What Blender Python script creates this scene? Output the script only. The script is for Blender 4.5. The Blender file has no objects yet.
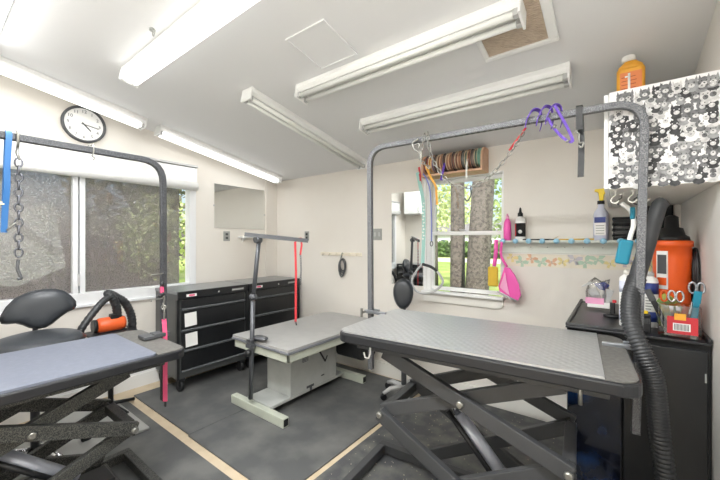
import bpy, bmesh, math, random
from mathutils import Vector, Matrix
random.seed(7)
PI = math.pi
scn = bpy.context.scene
COL = scn.collection
R_ = math.radians

# ------------------------------------------------------------------ materials
def lin(h):
    h = h.lstrip('#'); o = []
    for i in (0, 2, 4):
        v = int(h[i:i+2], 16)/255
        o.append(v/12.92 if v <= .04045 else ((v+.055)/1.055)**2.4)
    return (*o, 1)

def mat(name, hexc, rough=.5, metal=0, dirt=None, bump=None, spec=.5, coat=0):
    """principled material; dirt=(hex, scale, amount) mixes a noise colour, bump=(scale, strength)"""
    m = bpy.data.materials.new(name); m.use_nodes = True
    nt = m.node_tree; b = nt.nodes['Principled BSDF']
    b.inputs['Base Color'].default_value = lin(hexc)
    b.inputs['Roughness'].default_value = rough
    b.inputs['Metallic'].default_value = metal
    b.inputs['Specular IOR Level'].default_value = spec
    b.inputs['Coat Weight'].default_value = coat
    tc = None
    if dirt or bump:
        tc = nt.nodes.new('ShaderNodeTexCoord')
    if dirt:
        n = nt.nodes.new('ShaderNodeTexNoise'); n.inputs['Scale'].default_value = dirt[1]; n.inputs['Detail'].default_value = 6
        nt.links.new(tc.outputs['Object'], n.inputs['Vector'])
        r = nt.nodes.new('ShaderNodeValToRGB')
        r.color_ramp.elements[0].position = .42; r.color_ramp.elements[1].position = .68
        r.color_ramp.elements[0].color = lin(hexc)
        a = lin(hexc); d = lin(dirt[0]); k = dirt[2]
        r.color_ramp.elements[1].color = tuple(a[i]*(1-k)+d[i]*k for i in range(3)) + (1,)
        nt.links.new(n.outputs['Fac'], r.inputs['Fac']); nt.links.new(r.outputs['Color'], b.inputs['Base Color'])
    if bump:
        n = nt.nodes.new('ShaderNodeTexNoise'); n.inputs['Scale'].default_value = bump[0]; n.inputs['Detail'].default_value = 3
        nt.links.new(tc.outputs['Object'], n.inputs['Vector'])
        bp = nt.nodes.new('ShaderNodeBump'); bp.inputs['Strength'].default_value = bump[1]; bp.inputs['Distance'].default_value = .004
        nt.links.new(n.outputs['Fac'], bp.inputs['Height']); nt.links.new(bp.outputs['Normal'], b.inputs['Normal'])
    return m

def emit(name, hexc, s):
    m = bpy.data.materials.new(name); m.use_nodes = True
    b = m.node_tree.nodes['Principled BSDF']
    b.inputs['Base Color'].default_value = lin('#f4f4f0')
    b.inputs['Emission Color'].default_value = lin(hexc); b.inputs['Emission Strength'].default_value = s
    return m

def glass_mat(name, tint='#ffffff', gloss=.08):
    m = bpy.data.materials.new(name); m.use_nodes = True; nt = m.node_tree; nt.nodes.clear()
    o = nt.nodes.new('ShaderNodeOutputMaterial'); t = nt.nodes.new('ShaderNodeBsdfTransparent'); g = nt.nodes.new('ShaderNodeBsdfGlossy')
    t.inputs['Color'].default_value = lin(tint); g.inputs['Roughness'].default_value = .03
    f = nt.nodes.new('ShaderNodeFresnel'); f.inputs['IOR'].default_value = 1.3
    ad = nt.nodes.new('ShaderNodeMath'); ad.operation = 'MULTIPLY_ADD'; ad.inputs[1].default_value = .6; ad.inputs[2].default_value = gloss*.3
    nt.links.new(f.outputs[0], ad.inputs[0])
    mx = nt.nodes.new('ShaderNodeMixShader'); nt.links.new(ad.outputs[0], mx.inputs[0])
    nt.links.new(t.outputs[0], mx.inputs[1]); nt.links.new(g.outputs[0], mx.inputs[2]); nt.links.new(mx.outputs[0], o.inputs[0])
    return m

def screen_mat(name, hexc, opacity):
    """woven solar screen: thread lets part of the view through, opacity varied by noise"""
    m = bpy.data.materials.new(name); m.use_nodes = True; nt = m.node_tree; nt.nodes.clear()
    o = nt.nodes.new('ShaderNodeOutputMaterial'); t = nt.nodes.new('ShaderNodeBsdfTransparent')
    d = nt.nodes.new('ShaderNodeBsdfDiffuse'); d.inputs['Color'].default_value = lin(hexc)
    tr = nt.nodes.new('ShaderNodeBsdfTranslucent'); tr.inputs['Color'].default_value = lin(hexc)
    a = nt.nodes.new('ShaderNodeMixShader'); a.inputs[0].default_value = .4
    nt.links.new(d.outputs[0], a.inputs[1]); nt.links.new(tr.outputs[0], a.inputs[2])
    tc = nt.nodes.new('ShaderNodeTexCoord'); n = nt.nodes.new('ShaderNodeTexNoise'); n.inputs['Scale'].default_value = 120; n.inputs['Detail'].default_value = 4
    nt.links.new(tc.outputs['Object'], n.inputs['Vector'])
    mr = nt.nodes.new('ShaderNodeMapRange'); mr.inputs[1].default_value = .3; mr.inputs[2].default_value = .7
    mr.inputs[3].default_value = opacity-.26; mr.inputs[4].default_value = min(1, opacity+.24)
    nt.links.new(n.outputs['Fac'], mr.inputs[0])
    mx = nt.nodes.new('ShaderNodeMixShader'); nt.links.new(mr.outputs[0], mx.inputs[0])
    nt.links.new(t.outputs[0], mx.inputs[1]); nt.links.new(a.outputs[0], mx.inputs[2]); nt.links.new(mx.outputs[0], o.inputs[0])
    return m

def tread_plate_mat(name):
    m = mat(name, '#c9cacb', .34, .75); nt = m.node_tree; b = nt.nodes['Principled BSDF']
    tc = nt.nodes.new('ShaderNodeTexCoord'); last = []
    for ang in (45, -45):
        mp = nt.nodes.new('ShaderNodeMapping'); mp.inputs['Rotation'].default_value = (0, 0, R_(ang)); mp.inputs['Scale'].default_value = (1, 1, 1)
        w = nt.nodes.new('ShaderNodeTexWave'); w.inputs['Scale'].default_value = 10; w.inputs['Distortion'].default_value = 0
        nt.links.new(tc.outputs['Object'], mp.inputs['Vector']); nt.links.new(mp.outputs[0], w.inputs['Vector']); last.append(w.outputs['Fac'])
    mu = nt.nodes.new('ShaderNodeMath'); mu.operation = 'MULTIPLY'
    nt.links.new(last[0], mu.inputs[0]); nt.links.new(last[1], mu.inputs[1])
    bp = nt.nodes.new('ShaderNodeBump'); bp.inputs['Strength'].default_value = .75; bp.inputs['Distance'].default_value = .004
    nt.links.new(mu.outputs[0], bp.inputs['Height']); nt.links.new(bp.outputs[0], b.inputs['Normal'])
    return m

def hammered_mat(name, hexa, hexb):
    m = mat(name, hexa, .45, .3); nt = m.node_tree; b = nt.nodes['Principled BSDF']
    tc = nt.nodes.new('ShaderNodeTexCoord'); v = nt.nodes.new('ShaderNodeTexNoise'); v.inputs['Scale'].default_value = 300; v.inputs['Detail'].default_value = 2
    nt.links.new(tc.outputs['Object'], v.inputs['Vector'])
    r = nt.nodes.new('ShaderNodeValToRGB'); r.color_ramp.elements[0].position = .45; r.color_ramp.elements[1].position = .62
    r.color_ramp.elements[0].color = lin(hexa); r.color_ramp.elements[1].color = lin(hexb)
    nt.links.new(v.outputs['Fac'], r.inputs[0]); nt.links.new(r.outputs[0], b.inputs['Base Color'])
    bp = nt.nodes.new('ShaderNodeBump'); bp.inputs['Strength'].default_value = .4; bp.inputs['Distance'].default_value = .002
    nt.links.new(v.outputs['Fac'], bp.inputs['Height']); nt.links.new(bp.outputs[0], b.inputs['Normal'])
    return m

M = dict(
    wall=mat('wall_paint', '#e5e0d8', .7, dirt=('#ded6cb', 1.3, .5), bump=(60, .05)),
    wallr=mat('wall_paint_side', '#e2dfda', .7, dirt=('#d6d0c8', 2, .5), bump=(60, .05)),
    ceil=mat('ceiling_paint', '#e2e2e2', .8, bump=(40, .04)),
    white=mat('white_trim', '#eeeeec', .45), white2=mat('white_vinyl', '#e6e7e8', .4), offw=mat('off_white_enamel', '#e9e6de', .35),
    floor=mat('vinyl_floor', '#d3c1a6', .5, dirt=('#bda889', 9, .5)),
    mata=mat('rubber_mat', '#565757', .52, dirt=('#737370', 4, .8), bump=(180, .12)),
    matb=mat('rubber_mat_worn', '#4a4b4d', .55, dirt=('#77766f', 8, .7), bump=(180, .12)),
    black=mat('black_plastic', '#1d1e20', .4), blackg=mat('black_gloss', '#121317', .18), blackm=mat('black_matt', '#17181a', .75),
    vinyl=mat('black_vinyl', '#33363a', .33, bump=(240, .05)),
    rubber=mat('black_rubber', '#232426', .6), edge=mat('edge_rubber', '#1e1f22', .35),
    chestf=mat('chest_black', '#1b1c1e', .28, dirt=('#26282a', 4, .5)), chesttop=mat('chest_lid_grey', '#7d7f80', .3, .1),
    chestsidelit=mat('chest_side_lit', '#4c4e4d', .35), ledge=mat('drawer_ledge', '#7b7e81', .25, .4),  # side of the black chest greyed to paint in light falling on it
    chrome=mat('chrome', '#d8d8da', .15, 1), steel=mat('brushed_steel', '#a9adb3', .3, .9), zinc=mat('zinc_chain', '#96958f', .35, .8),
    dchain=mat('dark_chain', '#6a6b72', .35, .8),
    ham=hammered_mat('hammered_grey', '#515256', '#8a8b8d'), hamp=hammered_mat('hammered_post', '#343538', '#5e5f62'), hamd=hammered_mat('hammered_dark', '#2a2b2d', '#66665f'),
    lift=mat('lift_grey_paint', '#444547', .4, .2, dirt=('#3d3e3e', 8, .6)),
    tread=tread_plate_mat('tread_plate'),
    grit=mat('gritty_top', '#5b5955', .75, dirt=('#787570', 60, .5), bump=(160, .2)),
    bluemat=mat('blue_grey_rubber', '#6a6e7a', .5, dirt=('#747884', 40, .5), bump=(150, .1)),
    tgrey=mat('laminate_grey', '#a6a5a3', .4, dirt=('#9a9997', 12, .5)), tedge=mat('table_edge_grey', '#77797e', .45),
    sage=mat('sage_enamel', '#bfc3b4', .4, dirt=('#b0b3a6', 7, .6)), sage2=mat('grey_enamel', '#b4b6b2', .4, dirt=('#a2a4a0', 7, .6)),
    armg=mat('dark_grey_tube', '#5d5f63', .35, .4),
    plate=mat('light_plate', '#a9a9a6', .4, .2), alum=mat('silver_cylinder', '#b9bdc8', .35, .3),
    hose=mat('hose_black', '#303133', .4), hosew=mat('hose_wand', '#3a3b3d', .45),
    orange=mat('orange_plastic', '#ec5f1f', .35), orange2=mat('orange_paint', '#e8622c', .4),
    teal=mat('teal_plastic', '#12829c', .4), tealp=mat('teal_strap', '#9fcac2', .7), blue=mat('blue_nylon', '#235f98', .6),
    bluek=mat('knob_blue', '#9fd0e8', .35), purple=mat('purple_nylon', '#6a4bb4', .6), pink=mat('pink_nylon', '#e2557f', .55),
    hotpink=mat('pink_plastic', '#f25fb4', .35), lpink=mat('pale_pink', '#f0a6cb', .4), red=mat('red_nylon', '#c8343c', .6), yellow=mat('yellow_plastic', '#f2cf1e', .35),
    amber=mat('amber_plastic', '#f2ae3c', .35), mustard=mat('mustard_bristle', '#d8b23a', .7), olabel=mat('orange_label', '#e98a52', .5), dorange=mat('rust_print', '#b8562c', .5),
    navy=mat('blue_reflection_gloss', '#0c1122', .14, dirt=('#2c5a9c', 2.6, .85), coat=.5), navyp=mat('navy_print', '#2e3f86', .45), paper=mat('paper_white', '#f2f1ee', .7),  # navy: black gloss with a blue reflection painted in as noise
    grey=mat('mid_grey', '#9d9f9a', .5), lgrey=mat('light_grey', '#bdbdbc', .5), dgrey=mat('dark_grey', '#4d4e50', .5), lav=mat('pale_lavender', '#d9dcec', .4),
    wood=mat('light_wood', '#d3a98c', .5, dirt=('#bd9072', 14, .7)), clip=mat('pale_hair', '#a8a192', .8), tan=mat('tan_strip', '#d6c4a8', .5, dirt=('#bda684', 20, .5)),
    mirror=mat('mirror_silver', '#e6e8e6', .015, 1),
    glass=glass_mat('window_glass'), clear=glass_mat('clear_plastic', '#f0f0f0', .5), screen=screen_mat('solar_screen', '#9d9596', .66),
    lit=emit('tube_lit', '#fdfcfa', 2.2), lits=emit('tube_lit_soft', '#fdfcfa', 1.2), litf=emit('tube_lit_bright', '#fdfcfa', 7), unlit=mat('tube_unlit', '#e9eae6', .3), vent=mat('grille_tan', '#d0bfac', .6, dirt=('#b8a692', 30, .6)),
    bark=mat('bark', '#6f6861', .9, dirt=('#433d39', 20, 1), bump=(16, 1)), leafg=mat('leaf_shade', '#71735f', .8, dirt=('#86876f', 1, .8)), leaf=mat('leaf_green', '#7f9a4f', .6, dirt=('#a9bf6c', 2, .8)), leafd=mat('leaf_dark', '#54703a', .7, dirt=('#6f8a4a', 2, .8)), leafy=mat('leaf_pale', '#b7c67e', .6, dirt=('#d9e0ae', 1, .8)),
    grass=mat('grass', '#8fa94e', .9, dirt=('#b7bf6c', .8, .9)), road=mat('road_pale', '#cfcac0', .8), fence=mat('fence_brown', '#6d5a52', .8, dirt=('#58473f', 3, .7)),
    housew=mat('white_siding', '#f2f2f4', .6), roofg=mat('roof_grey', '#7d7c7a', .8), dark=mat('dark_opening', '#0c0d10', .6), winp=mat('dark_pane', '#4a5560', .2),
    green=mat('green_print', '#8fae62', .5, dirt=('#d8c24a', 25, .9)), butter1=mat('butterfly_yellow', '#e8d898', .7), butter2=mat('butterfly_orange', '#dfb393', .7), butter3=mat('butterfly_green', '#b5cdb6', .7), butter4=mat('butterfly_grey', '#c6c1c6', .7), sagew=mat('pale_sage_paint', '#d9dcd2', .5),
    strip=mat('border_cream', '#e8dfcd', .7), fab0=mat('fabric_white', '#edeceb', .8), fab1=mat('fabric_grey', '#a2a2a2', .8, dirt=('#757575', 60, .8)), fab2=mat('fabric_dark', '#7a7a7b', .8, dirt=('#4a4a4b', 60, .8)), fab3=mat('fabric_black', '#4a4a4b', .8, dirt=('#2c2c2d', 60, .8)), fab4=mat('fabric_pale', '#d8d6d4', .8, dirt=('#a9a8a7', 60, .8)),
)
M['clockrim'] = M['dgrey']

# ------------------------------------------------------------------ mesh builder
class MB:
    def __init__(s): s.bm = bmesh.new(); s.mi = 0
    def face(s, vs, smooth=False):
        try: f = s.bm.faces.new(vs)
        except ValueError: return None
        f.material_index = s.mi; f.smooth = smooth; return f
    def box(s, a, b):
        (x0, y0, z0), (x1, y1, z1) = a, b
        v = [s.bm.verts.new(p) for p in ((x0,y0,z0),(x1,y0,z0),(x1,y1,z0),(x0,y1,z0),(x0,y0,z1),(x1,y0,z1),(x1,y1,z1),(x0,y1,z1))]
        for q in ((0,3,2,1),(4,5,6,7),(0,1,5,4),(1,2,6,5),(2,3,7,6),(3,0,4,7)): s.face([v[i] for i in q])
        return s
    def cbox(s, c, d, m=None):
        m = m or Matrix.Identity(3)
        v = []
        for dz in (-.5, .5):
            for dx, dy in ((-.5,-.5),(.5,-.5),(.5,.5),(-.5,.5)):
                v.append(s.bm.verts.new(Vector(c) + m @ Vector((dx*d[0], dy*d[1], dz*d[2]))))
        for q in ((0,3,2,1),(4,5,6,7),(0,1,5,4),(1,2,6,5),(2,3,7,6),(3,0,4,7)): s.face([v[i] for i in q])
        return s
    def bar(s, p0, p1, w, h, side=(0,1,0)):
        """square bar from p0 to p1: w across `side`, h the other way"""
        p0, p1 = Vector(p0), Vector(p1); d = (p1-p0); L = d.length; d.normalize()
        y = Vector(side); y = (y - d*y.dot(d)).normalized(); z = d.cross(y)
        m = Matrix((d, y, z)).transposed()
        return s.cbox((p0+p1)/2, (L, w, h), m)
    def prism(s, poly, t0, t1, axis='z'):
        """extrude a 2D polygon: axis z -> (x,y), y -> (x,z), x -> (y,z)"""
        def P(u, v, t):
            return {'z': (u, v, t), 'y': (u, t, v), 'x': (t, u, v)}[axis]
        a = [s.bm.verts.new(P(u, v, t0)) for u, v in poly]; b = [s.bm.verts.new(P(u, v, t1)) for u, v in poly]
        n = len(poly); s.face(a[::-1]); s.face(b)
        for i in range(n): s.face([a[i], a[(i+1) % n], b[(i+1) % n], b[i]])
        return s
    def tube(s, pts, r, seg=8, closed=False, square=False, caps=True, flat=None):
        """sweep a ring along a polyline; r number or list; flat=(w,t,up) makes a strap"""
        P = [Vector(p) for p in pts]; n = len(P); rr = r if isinstance(r, (list, tuple)) else [r]*n
        T = []
        for i in range(n):
            a = P[i-1] if (i > 0 or closed) else P[0]; b = P[(i+1) % n] if (i < n-1 or closed) else P[-1]
            T.append((b-a).normalized())
        up = Vector((0,0,1)) if abs(T[0].z) < .9 else Vector((1,0,0))
        if square: up = Vector(square) if not isinstance(square, bool) else up
        if flat: up = Vector(flat[2])
        rings = []; N = None
        for i in range(n):
            if N is None: N = up - T[i]*up.dot(T[i]); N.normalize()
            else:
                if flat: N = up
                N = N - T[i]*N.dot(T[i]); N.normalize()
            B = T[i].cross(N); ring = []
            if flat:
                for u, v in ((-.5,-.5),(.5,-.5),(.5,.5),(-.5,.5)): ring.append(s.bm.verts.new(P[i] + N*u*flat[0] + B*v*flat[1]))
            elif square:
                for u, v in ((-1,-1),(1,-1),(1,1),(-1,1)): ring.append(s.bm.verts.new(P[i] + (N*u + B*v)*rr[i]))
            else:
                for k in range(seg):
                    a = 2*PI*k/seg; ring.append(s.bm.verts.new(P[i] + (N*math.cos(a)+B*math.sin(a))*rr[i]))
            rings.append(ring)
        sm = not (square or flat); m = len(rings[0])
        for i in range(n if closed else n-1):
            a, b = rings[i], rings[(i+1) % n]
            for k in range(m): s.face([a[k], a[(k+1) % m], b[(k+1) % m], b[k]], sm)
        if caps and not closed: s.face(rings[0][::-1]); s.face(rings[-1])
        return s
    def cyl(s, p0, p1, r, seg=16, r1=None): return s.tube([p0, p1], [r, r if r1 is None else r1], seg)
    def lathe(s, prof, c=(0,0,0), seg=24, m=None):
        """prof: (r, z) list turned about z at c (m optional 3x3)"""
        m = m or Matrix.Identity(3); c = Vector(c); rings = []
        for r, z in prof:
            rings.append([s.bm.verts.new(c + m @ Vector((r*math.cos(2*PI*k/seg), r*math.sin(2*PI*k/seg), z))) for k in range(seg)])
        for i in range(len(rings)-1):
            a, b = rings[i], rings[i+1]
            for k in range(seg): s.face([a[k], a[(k+1) % seg], b[(k+1) % seg], b[k]], True)
        s.face(rings[0][::-1]); s.face(rings[-1]); return s
    def ball(s, c, r, seg=14, sc=(1,1,1)):
        n = 8; prof = [(max(1e-4, r*math.sin(PI*i/n)), -r*math.cos(PI*i/n)) for i in range(n+1)]
        return s.lathe(prof, c, seg, Matrix.Diagonal(sc))
    def torus(s, c, R, r, m=None, seg=24, sc=(1,1)):
        m = m or Matrix.Identity(3)
        return s.tube([Vector(c) + m @ Vector((R*sc[0]*math.cos(2*PI*k/seg), R*sc[1]*math.sin(2*PI*k/seg), 0)) for k in range(seg)], r, 6, True)
    def pillow(s, outline, T, m, c, n=7, bulge=.5):
        """closed cushion from a 2D outline, domed both sides; m maps (u,v,w) to world"""
        c = Vector(c); N = len(outline)
        cx = sum(p[0] for p in outline)/N; cy = sum(p[1] for p in outline)/N
        def ring(k, sg):
            q = k/n; w = T*math.sqrt(max(0, 1-q**4))*sg
            return [s.bm.verts.new(c + m @ Vector((cx+(u-cx)*q, cy+(v-cy)*q, w))) for u, v in outline]
        outer = ring(n, 1)
        for sg in (1, -1):
            prev = None
            for k in range(1, n+1):
                rg = outer if k == n else ring(k, sg)
                if prev is None: s.face(rg if sg > 0 else rg[::-1], True)
                else:
                    for i in range(N):
                        q = [prev[i], prev[(i+1) % N], rg[(i+1) % N], rg[i]]
                        s.face(q[::-1] if sg > 0 else q, True)
                prev = rg
        return s
    def chain(s, pts, L=.03, wire=.0025, width=.010):
        """links laid along a polyline"""
        P = [Vector(p) for p in pts]; k = 0; pos = P[0].copy(); i = 0; flip = False
        dense = []
        for a, b in zip(P, P[1:]):
            m = max(1, int((b-a).length/.004))
            dense += [a.lerp(b, j/m) for j in range(m)]
        dense.append(P[-1]); acc = 0; last = dense[0]; cents = []
        for a, b in zip(dense, dense[1:]):
            acc += (b-a).length
            if acc >= L*.78: cents.append(((last+b)/2, (b-last).normalized())); last = b; acc = 0
        for c, d in cents:
            x = d; y = Vector((0,1,0)) if abs(d.y) < .9 else Vector((1,0,0)); y = (y-x*y.dot(x)).normalized(); z = x.cross(y)
            if flip: y, z = z, y
            flip = not flip
            ring = []
            for k in range(10):
                a = 2*PI*k/10; ca, sa = math.cos(a), math.sin(a)
                ring.append(c + x*(ca*L*.5) + y*(sa*width))
            s.tube(ring, wire, 5, True)
        return s
    def text(s, body, size, m, c, depth=.0004):
        cu = bpy.data.curves.new('t', 'FONT'); cu.body = body; cu.size = size; cu.align_x = 'CENTER'; cu.align_y = 'CENTER'; cu.extrude = depth
        o = bpy.data.objects.new('t', cu); COL.objects.link(o)
        dg = bpy.context.evaluated_depsgraph_get(); dg.update()
        me = bpy.data.meshes.new_from_object(o.evaluated_get(dg))
        me.transform(Matrix.Translation(Vector(c)) @ m.to_4x4())
        k = len(s.bm.faces); s.bm.from_mesh(me); s.bm.faces.ensure_lookup_table()
        for f in s.bm.faces[k:]: f.material_index = s.mi
        bpy.data.objects.remove(o); bpy.data.curves.remove(cu); bpy.data.meshes.remove(me); return s
    def use(s, i): s.mi = i; return s
    def build(s, name, mats, parent=None, bevel=0, sub=0):
        me = bpy.data.meshes.new(name); bmesh.ops.recalc_face_normals(s.bm, faces=s.bm.faces); s.bm.to_mesh(me); s.bm.free()
        for m in (mats if isinstance(mats, (list, tuple)) else [mats]): me.materials.append(M[m] if isinstance(m, str) else m)
        o = bpy.data.objects.new(name, me); COL.objects.link(o)
        if parent:
            o.parent = parent; w = world(parent); o.matrix_parent_inverse = w.inverted()
        if bevel:
            b = o.modifiers.new('bevel', 'BEVEL'); b.width = bevel; b.segments = 2; b.limit_method = 'ANGLE'
        if sub:
            b = o.modifiers.new('sub', 'SUBSURF'); b.levels = sub; b.render_levels = sub
        return o

def world(o):
    m = o.matrix_basis.copy()
    return world(o.parent) @ o.matrix_parent_inverse @ m if o.parent else m
def tag(o, label=None, cat=None, group=None, kind=None):
    if label: o['label'] = label
    if cat: o['category'] = cat
    if group: o['group'] = group
    if kind: o['kind'] = kind
    return o
def thing(name, label, cat, loc=(0,0,0), rz=0, group=None):
    o = bpy.data.objects.new(name, None); o.empty_display_size = .1; COL.objects.link(o)
    o.location = loc; o.rotation_euler = (0, 0, rz); return tag(o, label, cat, group)
def copy_tree(o, parent=None):
    c = o.copy(); COL.objects.link(c)
    if parent: c.parent = parent
    for ch in [x for x in bpy.data.objects if x.parent == o]: copy_tree(ch, c)
    return c
def struct(mb, name, mats, parent=None, **k): return tag(mb.build(name, mats, parent, **k), kind='structure')
def relabel(o, label): o['label'] = label; return o
def rrect(x0, y0, x1, y1, r, n=6, corners=(1,1,1,1)):
    pts = []
    for (cx, cy, a0, k) in ((x1-r,y0+r,-PI/2,1),(x1-r,y1-r,0,2),(x0+r,y1-r,PI/2,3),(x0+r,y0+r,PI,0)):
        if corners[k]:
            for i in range(n+1): a = a0+PI/2*i/n; pts.append((cx+r*math.cos(a), cy+r*math.sin(a)))
        else:
            pts.append((cx+r*(math.cos(a0)+math.cos(a0+PI/2)), cy+r*(math.sin(a0)+math.sin(a0+PI/2))))
    return pts
def arc(pts, i, r, n=6):
    """round corner i of a polyline"""
    p = [Vector(q) for q in pts]; a = (p[i-1]-p[i]).normalized(); b = (p[i+1]-p[i]).normalized()
    A, B = p[i]+a*r, p[i]+b*r; out = []
    for k in range(n+1):
        t = k/n; out.append((1-t)**2*A + 2*t*(1-t)*p[i] + t*t*B)
    return out
def spline(ctrl, n=8):
    P = [Vector(c) for c in ctrl]; P = [2*P[0]-P[1]] + P + [2*P[-1]-P[-2]]; out = []
    for i in range(1, len(P)-2):
        a, b, c, d = P[i-1:i+3]
        for k in range(n):
            t = k/n; out.append(.5*((2*b)+(c-a)*t+(2*a-5*b+4*c-d)*t*t+(3*b-a-3*c+d)*t**3))
    out.append(P[-2]); return out
RX = lambda a: Matrix.Rotation(a, 3, 'X'); RY = lambda a: Matrix.Rotation(a, 3, 'Y'); RZ = lambda a: Matrix.Rotation(a, 3, 'Z')
TOX = RY(PI/2)                      # local z -> +x
FACE_NY = RX(PI/2)                  # text plane facing -y
FACE_PX = Matrix(((0,0,1),(1,0,0),(0,1,0)))   # u->+y, v->+z, w->+x

# ------------------------------------------------------------------ the room
XL, XR, YB, YF = -3.79, .34, 3.07, -.55
EAVE, SL = 2.28, .183
cz = lambda y: EAVE + SL*(YB-y)
struct(MB().box((XL-.3, YF-.3, -.1), (XR+.3, YB+.3, 0)), 'floor', 'floor')
w = MB()
for q in ([(YF-.1,0),(YB+.1,0),(YB+.1,.9),(YF-.1,.9)], [(YF-.1,.9),(-.15,.9),(-.15,2.28),(YF-.1,2.28)], [(1.92,.9),(YB+.1,.9),(YB+.1,2.28),(1.92,2.28)],
          [(YF-.1,2.28),(YB+.1,2.28),(YB+.1,cz(YB+.1)+.02),(YF-.1,cz(YF-.1)+.02)]): w.prism(q, XL-.1, XL, 'x')
struct(w, 'wall_left', 'wall')
w = MB(); y0, y1 = YB, YB+.1
w.box((XL,y0,0),(-1.50,y1,2.3)).box((-.775,y0,0),(XR,y1,2.3)).box((-1.5,y0,0),(-.775,y1,.95)).box((-1.5,y0,2.06),(-.775,y1,2.3))
struct(w, 'wall_back', 'wall')
struct(MB().prism([(YF-.1,0),(YB+.1,0),(YB+.1,cz(YB+.1)+.02),(YF-.1,cz(YF-.1)+.02)], XR, XR+.1, 'x'), 'wall_right', 'wallr')
struct(MB().box((XL,YF-.1,0),(XR,YF,cz(YF)+.02)), 'wall_front', 'wall')
struct(MB().prism([(YF-.3,cz(YF-.3)),(YB+.3,cz(YB+.3)),(YB+.3,cz(YB+.3)+.12),(YF-.3,cz(YF-.3)+.12)], XL-.3, XR+.3, 'x'), 'ceiling', 'ceil')
struct(MB().box((XL,YF,0),(XL+.018,YB,.13)).box((XL,YF,.13),(XL+.011,YB,.15)), 'baseboard_left', 'white', bevel=.003)
struct(MB().box((XL+.018,YB-.018,0),(XR,YB,.13)).box((XL+.018,YB-.011,.13),(XR,YB,.15)), 'baseboard_back', 'offw', bevel=.003)
struct(MB().box((XL,2.872,0),(XL+.012,2.902,2.29)), 'trim_1', 'wall')
# attic hatch in the slope
tilt = Matrix.Rotation(-math.atan(SL), 3, 'X')
def on_ceiling(root, x, y, rz=0):
    root.location = (x, y, cz(y)-.001); root.rotation_euler = (tilt @ RZ(rz)).to_euler()
t = bpy.data.objects.new('trim_2', None); COL.objects.link(t); tag(t, kind='structure')
MB().box((-.137,-.137,-.004),(.137,.137,0)).build('hatch_panel', 'ceil', t)
w = MB()
for a, b in (((-.15,-.15),(.15,-.137)),((-.15,.137),(.15,.15)),((-.15,-.137),(-.137,.137)),((.137,-.137),(.15,.137))): w.box((*a,-.009),(*b,0))
w.build('hatch_frame', 'ceil', t, bevel=.002)
on_ceiling(t, -1.36, 1.43)

# ------------------------------------------------------------------ window on the left wall
t = bpy.data.objects.new('window_1', None); COL.objects.link(t); t.location = (XL-.05, .88, .9); tag(t, kind='structure')
w = MB(); xa, xb = XL-.09, XL+.012
w.box((xa,-.15,.885),(xb,1.92,.985)).box((xa,1.845,.985),(xb,1.92,2.28)).box((xa,-.15,.985),(xb,-.09,2.28)).box((xa,-.09,2.2),(xb,1.845,2.28))
w.build('frame', 'white2', t, bevel=.004)
w = MB().box((XL-.06,.835,.985),(XL+.006,.872,2.2)).box((XL-.05,.885,.985),(XL+.0,.925,2.2)).box((XL-.07,.872,.985),(XL-.04,.885,2.2))
f = w.build('mullion', 'white2', t, bevel=.003)
MB().box((XL-.001,.868,1.05),(XL+.016,.884,1.16)).build('latch', 'lgrey', f, bevel=.003)
MB().box((XL+.006,-.15,.862),(XL+.03,1.92,.887)).build('sill_lip', 'white2', t, bevel=.003)
for a, b in ((-.09,.835),(.925,1.845)): MB().box((XL-.04,a,.985),(XL-.036,b,2.2)).build('glass_pane', 'glass', t)
MB().box((XL-.080,-.09,.985),(XL-.079,.872,2.2)).build('solar_screen', 'screen', t)
MB().box((XL-.080,.885,.985),(XL-.079,1.775,2.2)).build('solar_screen', 'screen', t)

# roller shade rolled up at its head
t = thing('roller_shade', 'white rolled-up shade and valance across the top of the wide left window', 'window shade', (XL+.05,.88,2.02))
MB().box((XL+.002,-.2,2.10),(XL+.075,1.90,2.255)).build('valance', 'white', t, bevel=.004)
w = MB().box((XL+.002,-.2,2.262),(XL+.085,1.905,2.285)); w.build('headrail', 'lgrey', t, bevel=.003)
MB().tube([(XL+.052,-.2,2.058),(XL+.052,1.905,2.058)], .05, 20).build('shade_roll', 'white', t)

# ------------------------------------------------------------------ window on the back wall
t = bpy.data.objects.new('window_2', None); COL.objects.link(t); t.location = (-1.145, YB, .96); tag(t, kind='structure')
w = MB(); x0, x1 = -1.50, -.775
w.box((x0,YB-.004,.95),(x0+.045,YB+.09,2.06)).box((x1-.014,YB+.004,.95),(x1,YB+.09,2.06)).box((x0+.045,YB-.004,2.04),(x1-.014,YB+.09,2.06))
w.box((x0-.03,YB-.012,.95),(x0,YB,2.06)).build('frame', 'white', t, bevel=.003)
def sash(z0, z1, y, name):
    s = MB(); a, b = x0+.045, x1-.014
    s.box((a,y,z0),(a+.028,y+.03,z1)).box((b-.016,y,z0),(b,y+.03,z1)).box((a+.028,y,z0),(b-.016,y+.03,z0+.035)).box((a+.028,y,z1-.035),(b-.016,y+.03,z1))
    f = s.build(name, 'white', t, bevel=.003)
    MB().box((a+.028,y+.013,z0+.035),(b-.016,y+.016,z1-.035)).build('glass_pane', 'glass', f)
sash(.975, 1.54, YB+.01, 'lower_sash'); sash(1.505, 2.04, YB+.045, 'upper_sash')
MB().box((-1.165,YB-.006,1.545),(-1.115,YB+.012,1.56)).build('sash_lock', 'lgrey', t, bevel=.002)
MB().box((-1.53,YB-.065,.945),(-.765,YB+.008,.968)).build('stool', 'white', t, bevel=.004)
MB().prism([(-1.525,.94),(-1.525,.86),(-.81,.86),(-.775,.885),(-.775,.94)], YB-.022, YB, 'y').build('apron', 'offw', t, bevel=.003)

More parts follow.
